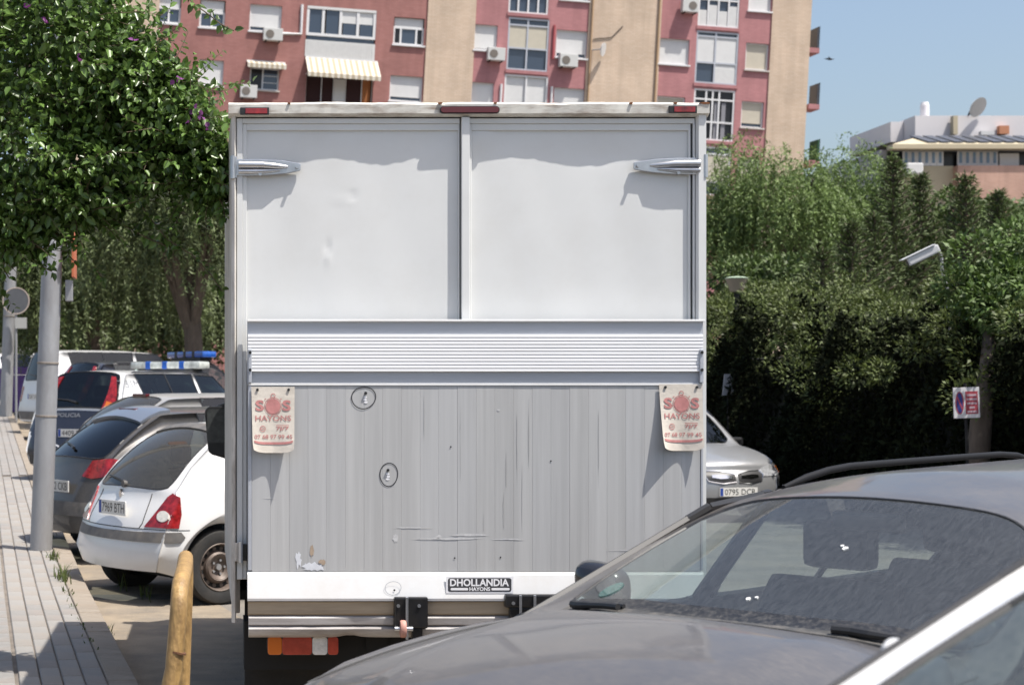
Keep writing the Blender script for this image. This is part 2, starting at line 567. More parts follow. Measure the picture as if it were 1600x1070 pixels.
cap.f.append(tuple(range(m_))); cap.f.append(tuple(nx * m_ + j for j in range(m_)))
cap_o = cap.build('roof_cap', M_cap, truck)
M_rust = mat('rust', (0.17, 0.065, 0.025), 0.9, vary=0.4, vscale=40)
for px, w in ((1098, 9), (983, 3), (451, 2.5), (686, 4), (1052, 3), (772, 3)):
    b = MB()
    pts = [(X(px + w * random.uniform(.7, 1.1) * math.cos(a)), Z(163.4 - 2.0 * random.uniform(.5, 1) * math.sin(a))) for a in np.linspace(0, 2 * math.pi, 11)[:-1]]
    b.prism(pts, 'y', -0.0415, -0.030)
    b.build('rust_spot', M_rust, cap_o)
# posts of the rear frame
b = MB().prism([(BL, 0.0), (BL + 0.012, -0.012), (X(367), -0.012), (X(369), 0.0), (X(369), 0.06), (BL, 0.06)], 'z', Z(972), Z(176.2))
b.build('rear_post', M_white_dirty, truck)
b = MB().prism([(X(1087), 0.0), (X(1090), -0.02), (BR - 0.004, -0.02), (BR, 0.0), (BR, 0.06), (X(1087), 0.06)], 'z', Z(972), Z(176.2))
b.build('rear_post', M_white, truck)
# doors: wavy sheet panels in a stepped frame
def door(x0, x1, z0, z1, dents, seed):
    root = None
    nu, nv = 70, 90
    rs = random.Random(seed)
    ph = [rs.uniform(0, 6.28) for _ in range(6)]
    v = []
    for j in range(nv + 1):
        for i in range(nu + 1):
            u, w = i / nu, j / nv
            x, z = x0 + (x1 - x0) * u, z0 + (z1 - z0) * w
            y = 0.022 + 0.0030 * math.sin(3.1 * u + ph[0]) * math.sin(2.3 * w + ph[1]) + 0.0016 * math.sin(9 * u + 3 * w + ph[2]) + 0.0008 * math.sin(23 * u + ph[3]) * math.sin(17 * w + ph[4])
            e = min(u, 1 - u, w * 2, (1 - w) * 1.2) * 12
            y = 0.022 + (y - 0.022) * min(1, e)
            for (dx, dz, rx, rz, a) in dents:
                q = ((x - dx) / rx) ** 2 + ((z - dz) / rz) ** 2
                if q < 9:
                    y += a * math.exp(-q)
            v.append((x, y, z))
    n = nu + 1
    f = [(j * n + i, j * n + i + 1, (j + 1) * n + i + 1, (j + 1) * n + i) for j in range(nv) for i in range(nu)]
    return MB().add(v, f)
ZD0 = Z(905)
dents_l = [(X(512), Z(388), 0.009, 0.030, 0.008), (X(514), Z(400), 0.008, 0.035, -0.006), (X(552), Z(304), 0.020, 0.007, 0.004), (X(532), Z(310), 0.040, 0.008, -0.003), (X(672), Z(258), 0.006, 0.012, 0.008)]
dents_r = [(X(750), Z(214), 0.06, 0.06, -0.008), (X(1040), Z(331), 0.01, 0.006, 0.003), (X(940), Z(240), 0.10, 0.05, 0.004)]
dl = door(X(385), X(717), ZD0, Z(203), dents_l, 1).build('door', M_white, truck, smooth=True)
dr = door(X(737), X(1077), ZD0, Z(203), dents_r, 2).build('door', M_white, truck, smooth=True)
M_panelgap = mat('door_seal', (0.10, 0.10, 0.105), 0.7)
box('door_seal', M_panelgap, truck, X(369) , X(1087), 0.035, 0.055, ZD0, Z(183.5))
def frame_bar(parent, x0, x1, z0, z1, y0, y1):
    return box('door_frame', M_white, parent, x0, x1, y0, y1, z0, z1, 0.003)
# left door frame: outer and inner step
frame_bar(dl, X(370), X(379), ZD0, Z(185), 0.002, 0.03)
frame_bar(dl, X(379), X(385.6), ZD0, Z(193), 0.010, 0.03)
frame_bar(dl, X(379), X(718.5), Z(193), Z(185), 0.002, 0.03)
frame_bar(dl, X(385.6), X(717), Z(203.5), Z(193), 0.010, 0.03)
frame_bar(dl, X(716.4), X(718.6), ZD0, Z(193), 0.008, 0.03)
frame_bar(dr, X(720.5), X(733), ZD0, Z(184), -0.020, 0.03)
frame_bar(dr, X(733), X(737.6), ZD0, Z(193), 0.008, 0.03)
frame_bar(dr, X(733), X(1086), Z(193), Z(185), 0.002, 0.03)
frame_bar(dr, X(737.6), X(1077), Z(203.5), Z(193), 0.010, 0.03)
frame_bar(dr, X(1076.4), X(1080), ZD0, Z(193), 0.010, 0.03)
frame_bar(dr, X(1083), X(1086), ZD0, Z(193), 0.000, 0.03)
# marker lamps
for (a, b_, c, d) in ((375, 420, 170, 181.5), (1041.5, 1085.5, 167.5, 179)):
    o = box('marker_lamp', M_black, truck, X(a), X(b_), -0.042, -0.030, Z(d), Z(c), 0.003)
    box('lens', M_red, o, X(a + 8), X(b_ - 3), -0.045, -0.0415, Z(d - 1.5), Z(c + 1.5), 0.003)
b = MB()
pts = []
for k in range(24):
    a = 2 * math.pi * k / 24
    ex = 41 if math.cos(a) > 0 else -41
    pts.append((X(732 + ex + 5.6 * math.cos(a)), Z(174 - 5.8 * math.sin(a))))
o = b.prism(pts, 'y', -0.042, -0.030).build('marker_lamp', M_black, truck)
pts2 = [(x * 0.975 + X(732) * 0.025, Z(174) + (z - Z(174)) * 0.8) for x, z in pts]
MB().prism(pts2, 'y', -0.046, -0.0415).build('lens', M_reddark, o, bevel=0.002)
# strap hinges
def hinge(px0, px1, py, flip):
    h = 0
    s = 1 if not flip else -1
    L = abs(px1 - px0) / TS
    w = 13.0 / TS
    b = MB()
    pts = [(0, -w), (0.055, -w), (0.16, -w * 0.92), (0.24, -w * 0.74), (L - 0.006, -w * 0.42), (L, -w * 0.3), (L, w * 0.42), (L - 0.008, w * 0.52), (0.22, w * 0.86), (0.12, w), (0, w)]
    z0 = Z(py)
    xx = X(px0)
    b.prism([(xx + s * x, z0 + z) for x, z in pts], 'y', -0.004, 0.012)
    o = b.build('hinge', M_steel, truck, bevel=0.003)
    rib = MB().tube([(xx + s * 0.02, -0.016, z0 + 0.012), (xx + s * 0.13, -0.016, z0 + 0.011), (xx + s * 0.20, -0.013, z0 + 0.005), (xx + s * 0.245, -0.004, z0 + 0.003)], [0.017, 0.016, 0.013, 0.006], 12)
    rib.build('rib', M_steel, o, smooth=True)
    rib = MB().tube([(xx + s * 0.02, -0.013, z0 - 0.019), (xx + s * 0.13, -0.013, z0 - 0.018), (xx + s * 0.21, -0.008, z0 - 0.012)], [0.012, 0.011, 0.006], 10)
    rib.build('rib', M_steel, o, smooth=True)
    MB().tube([(xx - s * 0.006, -0.014, z0 - 0.052), (xx - s * 0.006, -0.014, z0 + 0.052)], 0.011, 12).build('pin', M_steel, o, smooth=True)
    for dx, dz in ((0.118, 0.026), (0.118, -0.031), (L - 0.018, 0.002)):
        MB().lathe([(0.008, -0.020), (0.008, -0.004)], (xx + s * dx, 0, z0 + dz), 'y', 10).build('bolt', M_steel, o)
    box('bracket', M_steel, o, min(xx - s * 0.02, xx + s * 0.012), max(xx - s * 0.02, xx + s * 0.012), -0.008, 0.05, z0 - 0.05, z0 + 0.05, 0.004)
hinge(366, 470, 262, False)
hinge(1099, 990, 260, True)
# hinge low down on the left post
o = MB().tube([(X(376), -0.03, Z(878)), (X(376), -0.03, Z(845))], 0.011, 12).build('post_hinge', M_steel, truck, smooth=True)
box('plate', M_blackpaint, o, X(377), X(386), -0.026, 0.0, Z(875), Z(849), 0.003)
box('hinge_leaf', M_white_dirty, o, X(366), X(374), -0.022, -0.012, Z(876), Z(847), 0.003)

# ---- tail lift
lift = empty('tail_lift')
lift.parent = truck
LX0, LX1 = X(386), X(1092)
LY = -0.075
b = MB()
b.box(LX0, LX1, LY + 0.004, -0.025, Z(600), Z(503))
b.build('top_rail', M_alu_grey, lift)
box('top_lip', M_whitebar, lift, LX0 - 0.002, LX1 + 0.006, LY - 0.012, LY + 0.02, Z(503.5), Z(500), 0.002)
# ribbed band: one extruded profile of nine ribs
prof = []
n = 11
y0, y1 = 523.0, 581.0
for k in range(n):
    a = y0 + (y1 - y0) * k / n
    b2 = y0 + (y1 - y0) * (k + 1) / n
    prof += [(LY - 0.0095, Z(a + 0.4)), (LY - 0.0108, Z(a + 0.7)), (LY - 0.0122, Z(b2 - 0.9)), (LY - 0.0102, Z(b2 - 0.4))]
prof = [(LY + 0.006, Z(y0))] + prof + [(LY + 0.006, Z(y1))]
v = [(LX0 + 0.002, y, z) for y, z in prof] + [(LX1 - 0.004, y, z) for y, z in prof]
m_ = len(prof)
f = [(i, i + 1, m_ + i + 1, m_ + i) for i in range(m_ - 1)] + [tuple(range(m_)), tuple(range(2 * m_ - 1, m_ - 1, -1))]
MB().add(v, f).build('ribbed_band', M_alu_lite, lift)
box('bottom_lip', M_whitebar, lift, LX0 + 0.006, LX1 - 0.004, LY - 0.0005, LY + 0.02, Z(602), Z(598.6), 0.001)
for (pa, pb) in ((387.5, 392.5), (1085, 1091)):
    o = box('end_cap', M_alu_grey, lift, X(pa), X(pb), LY - 0.020, LY + 0.01, Z(598), Z(546), 0.003)
    for py in (551, 578):
        MB().lathe([(0.007, LY - 0.025), (0.007, LY - 0.018)], (X((pa + pb) / 2), 0, Z(py)), 'y', 10).build('bolt', M_black, o)
# upright planks of the platform
np_ = 24
xs_ = np.linspace(X(393), X(1088), np_ + 1)
pm = [mat('plank_%d' % k, c, 0.5, 0.12, vary=0.09, vscale=13, stretch=(1.6, 1, 0.045), dirt=(0.31, 0.308, 0.305), dirt_amt=0.5, dirt_scale=5) for k, c in enumerate([(0.475, 0.475, 0.47), (0.455, 0.455, 0.45), (0.495, 0.495, 0.49), (0.468, 0.47, 0.47)])]
random.seed(11)
for k in range(np_):
    a, b2 = xs_[k] + 0.0002, xs_[k + 1] - 0.0002
    yy = LY + 0.004 + random.uniform(-0.0006, 0.0006)
    g = (b2 - a) / 2
    box('plank', pm[random.choice((0, 0, 1, 2, 3))], lift, a, b2, yy, LY + 0.03, Z(890), Z(602.4), 0.0005)
box('edge_rail', M_alu_grey, lift, X(387), X(392.6), LY + 0.001, LY + 0.04, Z(888), Z(602.6), 0.002)
box('edge_rail', M_alu_grey, lift, X(1088.4), X(1092), LY + 0.001, LY + 0.04, Z(888), Z(602.6), 0.002)
wb_ = MB().prism([(LY - 0.012, Z(935)), (LY - 0.015, Z(931)), (LY - 0.004, Z(895)), (LY + 0.001, Z(891)), (LY + 0.03, Z(890.3)), (LY + 0.03, Z(935))], 'x', X(386), X(1092)).build('white_bar', M_whitebar, lift)
br_ = MB().prism([(LY + 0.018, Z(958.5)), (LY + 0.006, Z(955)), (LY + 0.004, Z(937)), (LY + 0.05, Z(935.4)), (LY + 0.05, Z(958.5))], 'x', X(387), X(1090)).build('brown_bar', M_brown, lift)
# two dented bumper profiles beneath
def bumper(name, pts, seed):
    b = MB()
    nn = 60
    rs = random.Random(seed)
    for i in range(nn + 1):
        t = i / nn
        px = 388 + (1090 - 388) * t
        d = 0.010 * math.exp(-((px - 560) / 30) ** 2) + rs.uniform(-0.0012, 0.0012)
        dz = 0.010 * math.exp(-((px - 545) / 16) ** 2) * (name == 'lower_bumper')
        for (y, py) in pts:
            b.v.append((X(px), y + d, Z(py) + (dz if py > 980 else 0)))
    m_ = len(pts)
    for i in range(nn):
        for j in range(m_ - 1):
            b.f.append((i * m_ + j, i * m_ + j + 1, (i + 1) * m_ + j + 1, (i + 1) * m_ + j))
    b.f += [tuple(range(m_)), tuple(nn * m_ + j for j in range(m_))]
    return b.build(name, M_bargrey, lift, smooth=True)
bumper('upper_bumper', [(LY + 0.07, 958.8), (LY + 0.012, 959), (LY + 0.002, 962), (LY + 0.006, 972), (LY + 0.018, 974.5), (LY + 0.07, 974.6)], 3)
bumper('lower_bumper', [(LY + 0.07, 974.9), (LY + 0.014, 975.2), (LY + 0.0, 979), (LY + 0.006, 987), (LY + 0.03, 993), (LY + 0.07, 994)], 5)
# black buffers, one with its pink roller
def buffer(p0, p1, q0, q1, name):
    b = MB().box(X(p0), X(p1), LY - 0.045, LY + 0.01, Z(q1), Z(q0))
    return b.build(name, M_blackpaint, lift, bevel=0.008)
b1 = buffer(612, 664, 928, 976, 'buffer')
box('web', M_steel, b1, X(629), X(633), LY - 0.062, LY - 0.044, Z(992), Z(927), 0.002)
box('bracket_leg', M_blackpaint, b1, X(640), X(656), LY - 0.03, LY + 0.03, Z(1010), Z(977), 0.003)
MB().lathe([(0.012, X(620)), (0.036, X(620.5)), (0.040, X(622.5)), (0.040, X(628)), (0.036, X(629.5)), (0.012, X(630))], (0, LY - 0.055, Z(976)), 'x', 24).build('roller', M_pink, b1, smooth=True)
MB().lathe([(0.011, X(612)), (0.011, X(640))], (0, LY - 0.055, Z(976)), 'x', 12).build('roller_axle', M_steel, b1, smooth=True)
for px, py in ((618, 941), (650, 941)):
    MB().lathe([(0.008, LY - 0.052), (0.008, LY - 0.044)], (X(px), 0, Z(py)), 'y', 10).build('bolt', M_steel, b1)
b2_ = buffer(783, 876, 924, 944, 'buffer')
box('web', M_steel, b2_, X(804), X(808), LY - 0.056, LY - 0.044, Z(965), Z(924.5), 0.002)
box('web', M_steel, b2_, X(826), X(830), LY - 0.056, LY - 0.044, Z(965), Z(924.5), 0.002)
box('bracket_leg', M_blackpaint, b2_, X(790), X(862), LY - 0.035, LY + 0.0, Z(990), Z(945), 0.004)
for px, py in ((864, 937), (795, 937)):
    MB().lathe([(0.008, LY - 0.052), (0.008, LY - 0.044)], (X(px), 0, Z(py)), 'y', 10).build('bolt', M_steel, b2_)
# maker's plate
YP = LY - 0.0135
pl = MB().prism([(X(693), Z(923)), (X(797), Z(923)), (X(797), Z(897)), (X(693), Z(897))], 'y', YP - 0.001, YP).build('maker_plate', M_chalk, lift)
M_plateblk = mat('plate_black', (0.05, 0.05, 0.055), 0.5)
def rr(x0, x1, z0, z1, r, n=5):
    p = []
    for cx, cz, a0 in ((x1 - r, z1 - r, 0), (x0 + r, z1 - r, 90), (x0 + r, z0 + r, 180), (x1 - r, z0 + r, 270)):
        for k in range(n + 1):
            a = R(a0 + 90 * k / n)
            p.append((cx + r * math.cos(a), cz + r * math.sin(a)))
    return p
MB().prism(rr(X(696), X(794), Z(920.3), Z(899.3), 0.010), 'y', YP - 0.002, YP - 0.0012).build('lettering', M_plateblk, pl)
fp = lambda cx, cz, y: (lambda u, w: (X(cx) + u, y, Z(cz) + w))
text_on('lettering', 'DHOLLANDIA', 91 / TS, 11.5 / TS, M_chalk, pl, fp(744.5, 906.2, YP - 0.0026), bold=0.03)
text_on('lettering', 'HAYONS', 32 / TS, 6 / TS, M_chalk, pl, fp(745, 916.2, YP - 0.0026), bold=0.03)
for a, b3 in ((700, 727), (763, 791)):
    MB().prism(rr(X(a), X(b3), Z(918.2), Z(914.6), 0.004), 'y', YP - 0.0028, YP - 0.0022).build('lettering', M_chalk, pl)
# pen circles, holes and chalk dabs
def mark(geo, m, y=LY + 0.0025, t=0.0007):
    v, f = geo
    n = len(v)
    MB().add([(a, y - t, c) for a, c in v], f).build('pen_mark', m, lift)
cs = 1 / TS
mark(ring2d(X(566), Z(621), 19 * cs, 18 * cs, 1.5 * cs, wob=0.03), M_ink)
mark(ring2d(X(605), Z(740), 14.3 * cs, 19 * cs, 1.5 * cs, wob=0.02), M_ink)
mark(ring2d(X(611), Z(915), 12.5 * cs, 11 * cs, 0.8 * cs, wob=0.03), M_alu_grey, LY - 0.0145)
for px, py in ((569, 614), (603.5, 733)):
    MB().lathe([(0.007, LY - 0.006), (0.005, LY + 0.004)], (X(px), 0, Z(py)), 'y', 10).build('bolt', M_black, lift)
    for k in range(3):
        mark(disc2d(X(px + random.uniform(-1, 1)), Z(py + 6 + 4 * k), 3 * cs, 1.7 * cs, 9), M_chalk)
mark(disc2d(X(613), Z(918), 1.6 * cs, 1.6 * cs, 10), M_ink, LY - 0.0145)
for px, py in ((856, 719), (701, 697), (707, 869), (778, 868)):
    mark(disc2d(X(px), Z(py), 1.3 * cs, 1.5 * cs, 8), M_ink)
# scuffs where the platform was hit
def blob(cx, cz, rx, rz, m, y, seed, nn=18):
    rs = random.Random(seed)
    pts = [(X(cx) + rx * cs * rs.uniform(0.55, 1.1) * math.cos(a), Z(cz) + rz * cs * rs.uniform(0.45, 1.1) * math.sin(a)) for a in np.linspace(0, 2 * math.pi, nn + 1)[:-1]]
    MB().add([(a, y, c) for a, c in pts], [tuple(range(nn))]).build('scuff', m, lift)
M_scuff = mat('pale_scuff', (0.66, 0.68, 0.72), 0.5, vary=0.1, vscale=30)
M_scuffb = mat('brown_scuff', (0.36, 0.28, 0.21), 0.7, vary=0.2, vscale=30)
blob(484, 882, 14, 9, M_scuff, LY + 0.0022, 1); blob(496, 884, 10, 6, M_scuff, LY + 0.0020, 4); blob(465, 872, 5, 16, M_scuff, LY + 0.0024, 2)
blob(502, 875, 7, 5, M_scuffb, LY + 0.0019, 3); blob(486, 858, 4, 12, M_scuffb, LY + 0.0018, 9)
M_scrape = mat('light_scrape', (0.53, 0.53, 0.53), 0.5, vary=0.15, vscale=40)
for cx, cz, rx, rz, sd in ((615, 838, 5, 8, 5), (683, 836, 6, 3, 6), (700, 839, 60, 2.2, 7), (730, 833, 40, 2.5, 8), (640, 822, 40, 1.2, 12), (790, 840, 30, 1.3, 14), (966, 857, 25, 0.8, 15), (420, 776, 12, 0.8, 16), (775, 640, 3, 2, 17)):
    blob(cx, cz, rx, rz, M_scrape, LY + 0.0023, sd)
M_streak = mat('grey_streak', (0.40, 0.398, 0.395), 0.55, vary=0.25, vscale=25, stretch=(3, 1, 0.1))
for cx, cz, rx, rz, sd in ((804, 690, 0.9, 70, 21), (822, 680, 0.7, 55, 22), (787, 735, 1.2, 40, 23), (812, 780, 0.7, 60, 24), (752, 815, 0.8, 18, 25), (783, 800, 1.4, 35, 26), (716, 700, 0.6, 80, 27), (660, 650, 0.5, 45, 28), (930, 690, 0.6, 70, 29)):
    blob(cx, cz, rx, rz, M_streak, LY + 0.0026, sd, 26)

# warning flags bolted to the platform, lower corners curling away from it
def flag(px0, px1, py0, py1, cl, cc, cr, label):
    w, h = (px1 - px0) / TS, (py1 - py0) / TS
    xc, zt_ = X((px0 + px1) / 2), Z(py0)
    def surf(u, v, off=0.0):               # u in -.5..+.5, v 0 (top) .. 1 (bottom)
        out = 0.004 + (v ** 1.7) * (cl * max(-2 * u, 0) ** 1.5 + cr * max(2 * u, 0) ** 1.5 + cc) + 0.003 * math.sin(5 * v + 4 * u)
        rnd = 0.0
        if v > 0.86:
            k = (v - 0.86) / 0.14
            rnd = 0.045 * k * k * (abs(u) * 2) ** 3
        xx = u * w * (1 - 0.05 * v - rnd) + 0.006 * v * (1 if cl > cr else 0.2)
        return (xc + xx, LY - 0.005 - out - off, zt_ - v * h * (1 - 0.05 * (2 * abs(u)) ** 4 * (v > 0.8)))
    nu, nv = 20, 30
    v = [surf(i / nu - .5, j / nv) for j in range(nv + 1) for i in range(nu + 1)]
    v += [(x, y + 0.0016, z) for x, y, z in v]
    n = nu + 1
    N = n * (nv + 1)
    f = []
    for j in range(nv):
        for i in range(nu):
            q = (j * n + i, j * n + i + 1, (j + 1) * n + i + 1, (j + 1) * n + i)
            f.append(q); f.append(tuple(k + N for k in q[::-1]))
    o = MB().add(v, f).build('warning_flag', M_flag, truck, smooth=True)
    o['label'] = label
    def pt(cx, cy):                        # flag-fraction -> surface, for the print
        return lambda a, c: surf((cx - .5) + a, cy - c, 0.0022)
    W1, H1 = 1.0, 1.0
    def tt(s, cx, cy, ww, hh, bold):
        text_on('print', s, ww, hh, M_flagred, o, pt(cx, cy), bold=bold)
    tt('S', 0.185, 0.285, 0.20, 0.165, 0.035)
    tt('S', 0.815, 0.285, 0.20, 0.165, 0.035)
    tt('HAYONS', 0.5, 0.475, 0.84, 0.085, 0.012)
    tt('7J/7', 0.72, 0.635, 0.30, 0.065, 0.02)
    tt('07 68 97 99 45', 0.5, 0.755, 0.90, 0.062, 0.01)
    def pr(geo, cx, cy, sx=1.0):
        v, f = geo
        MB().add([surf(cx - .5 + a, cy - c, 0.0022) for a, c in v], f).build('print', M_flagred, o)
    ar = w / h
    def rg(cx, cy, r, t):
        pr(ring2d(0, 0, r, r * ar, t), cx, cy)
    # stopwatch in place of the O
    v2, f2 = ring2d(0, 0, 0.175, 0.175 * ar, 0.15)
    pr((v2, f2), 0.5, 0.295)
    rg(0.5, 0.295, 0.205, 0.012)
    rg(0.5, 0.135, 0.055, 0.014)
    for a in (0.32, 0.68):
        pr(([(-0.02, -0.008), (0.02, -0.002), (0.02, 0.012), (-0.02, 0.006)], [(0, 1, 2, 3)]), a, 0.19)
    pr(([(-0.15, -0.005), (0.15, -0.005), (0.15, 0.005), (-0.15, 0.005)], [(0, 1, 2, 3)]), 0.72, 0.585)
    rg(0.25, 0.635, 0.07, 0.012)
    pr(([(-0.05, -0.006), (0.05, -0.006), (0.05, 0.006), (-0.05, 0.006)], [(0, 1, 2, 3)]), 0.24, 0.635)
    nb = 14
    bar = [(-0.46 + 0.92 * k / nb, -0.018) for k in range(nb + 1)] + [(-0.46 + 0.92 * k / nb, 0.018) for k in range(nb + 1)]
    pr((bar, [(k, k + 1, nb + 2 + k, nb + 1 + k) for k in range(nb)]), 0.5, 0.855)
    for u in (-0.36, 0.36):
        p = surf(u, 0.045)
        MB().lathe([(0.0062, p[1] - 0.006), (0.0062, p[1] + 0.004)], (p[0], 0, p[2]), 'y', 10).build('bolt', M_black, o)
flag(392, 459, 604, 706, 0.018, 0.018, 0.036, 'faded flag at the left end of the tail lift')
flag(1023, 1090, 600, 703, 0.044, 0.004, 0.030, 'faded flag at the right end of the tail lift')

M_tail = mat('sunfaded_red_lens', (0.38, 0.055, 0.03), 0.25, coat=0.4, vary=0.3, vscale=16)
# tail lamp, chassis, wheels, cab
lamp = MB().prism(rr(X(417), X(529), Z(1023), Z(991), 0.03), 'y', 0.0, 0.06).build('tail_lamp', M_black, truck)
for a, b3, m_, nm in ((418, 440, M_orange, 'orange_lens'), (440.5, 487, M_tail, 'red_lens'), (487.5, 511, M_clear, 'white_lens'), (511.5, 528, M_tail, 'red_lens')):
    MB().prism(rr(X(a), X(b3), Z(1021), Z(993), 0.014), 'y', -0.030, -0.001).build(nm, m_, lamp, bevel=0.013)
lamp = MB().prism(rr(X(942), X(1054), Z(1023), Z(991), 0.03), 'y', 0.0, 0.06).build('tail_lamp', M_black, truck)
for a, b3, m_, nm in ((1031, 1053, M_orange, 'orange_lens'), (984, 1030.5, M_red, 'red_lens'), (960, 983.5, M_clear, 'white_lens'), (943, 959.5, M_red, 'red_lens')):
    MB().prism(rr(X(a), X(b3), Z(1021), Z(993), 0.014), 'y', -0.030, -0.001).build(nm, m_, lamp, bevel=0.013)
box('chassis', M_dark, truck, BL + 0.06, BR - 0.06, 0.12, 0.35, 0.42, Z(975))
for sx in (-1, 1):
    box('chassis_rail', M_dark, truck, sx * 0.42 - 0.05, sx * 0.42 + 0.05, 0.1, 4.6, 0.5, 0.72)
    box('mud_flap', M_rubber, truck, sx * 0.76 - 0.27, sx * 0.76 + 0.27, 0.38, 0.40, 0.16, 0.8)
def wheel(parent, x, y, z, r, w, axis, rimmat, name='wheel', side=1, steel=False):
    """tyre and rim turned about a local axis; side = which way the dish faces"""
    h = w / 2
    t = MB().lathe([(r * 0.62, -h * 0.8), (r * 0.80, -h), (r * 0.95, -h * 0.92), (r, -h * 0.62), (r * 1.0, 0), (r, h * 0.62), (r * 0.95, h * 0.92), (r * 0.80, h), (r * 0.62, h * 0.8)], (x, y, z), axis, 36, close=True)
    o = t.build(name, M_rubber, parent, smooth=True)
    rim = MB()
    s = side
    if steel:
        prof = [(r * 0.655, s * h * 0.80), (r * 0.63, s * h * 0.90), (r * 0.60, s * h * 0.78), (r * 0.56, s * h * 0.25), (r * 0.47, s * h * 0.22), (r * 0.40, s * h * 0.62), (r * 0.33, s * h * 0.68), (r * 0.22, s * h * 0.35), (r * 0.10, s * h * 0.30), (0.0, s * h * 0.30)]
    else:
        prof = [(r * 0.67, s * h * 0.80), (r * 0.64, s * h * 0.92), (r * 0.60, s * h * 0.75), (r * 0.55, s * h * 0.35), (r * 0.30, s * h * 0.55), (r * 0.12, s * h * 0.66), (0.0, s * h * 0.66)]
    rim.lathe(prof, (x, y, z), axis, 32, cap0=False)
    ro = rim.build('rim', rimmat, o, smooth=True)
    return o, ro
for sx in (-1, 1):
    for yy, zz in ((1.15, 0.33), (4.15, 0.33)):
        wheel(truck, sx * 0.80, yy, zz, 0.33, 0.2, 'x', M_steel, side=sx)
# cab: mostly hidden behind the box, with the mirror standing out to the left
cabw = 0.93
prof = [(3.36, 0.55), (3.36, 2.05), (3.5, 2.16), (4.35, 2.14), (4.85, 1.35), (4.95, 1.1), (4.95, 0.5), (4.5, 0.42), (3.7, 0.42)]
MB().prism(prof, 'x', -cabw, cabw).build('cab', M_white, truck, bevel=0.03)
for sx in (-1, 1):
    b = MB().prism([(3.6, 1.3), (3.6, 1.95), (4.28, 1.95), (4.62, 1.3)], 'x', sx * (cabw + 0.001), sx * (cabw + 0.006)).build('cab_window', M_black, truck)
    mx = sx * (cabw + 0.22)
    d = (TD + 4.55)
    b = MB()
    xm0, xm1 = at(320, 0, d).x - TX0, at(357, 0, d).x - TX0
    zc = at(0, 673, d).z
    if sx > 0:
        xm0, xm1 = -xm1, -xm0
    hh = 0.175
    pts = rr(xm0, xm1, zc - hh, zc + hh, 0.045)
    pts = [(x + (0.03 * (zc - z) / hh if (sx < 0) == (x < (xm0 + xm1) / 2) and z < zc else 0), z) for x, z in pts]
    mo = b.prism(pts, 'y', 4.52, 4.62).build('mirror', M_black, truck, bevel=0.02)
    MB().prism(rr(xm0 + 0.016, xm1 - 0.012, zc - hh + 0.09, zc + hh - 0.02, 0.03), 'y', 4.512, 4.519).build('mirror_glass', mat('dusty_mirror', (0.05, 0.055, 0.055), 0.25, 0.0, vary=0.3, vscale=30), mo)
    MB().tube([((xm0 + xm1) / 2, 4.57, zc + hh - 0.01), (sx * cabw * 0.98, 4.5, zc + hh + 0.08)], 0.014, 8).build('mirror_arm', M_black, mo)
    MB().tube([((xm0 + xm1) / 2, 4.57, zc - hh + 0.01), (sx * cabw * 0.98, 4.6, zc - hh - 0.06)], 0.014, 8).build('mirror_arm', M_black, mo)
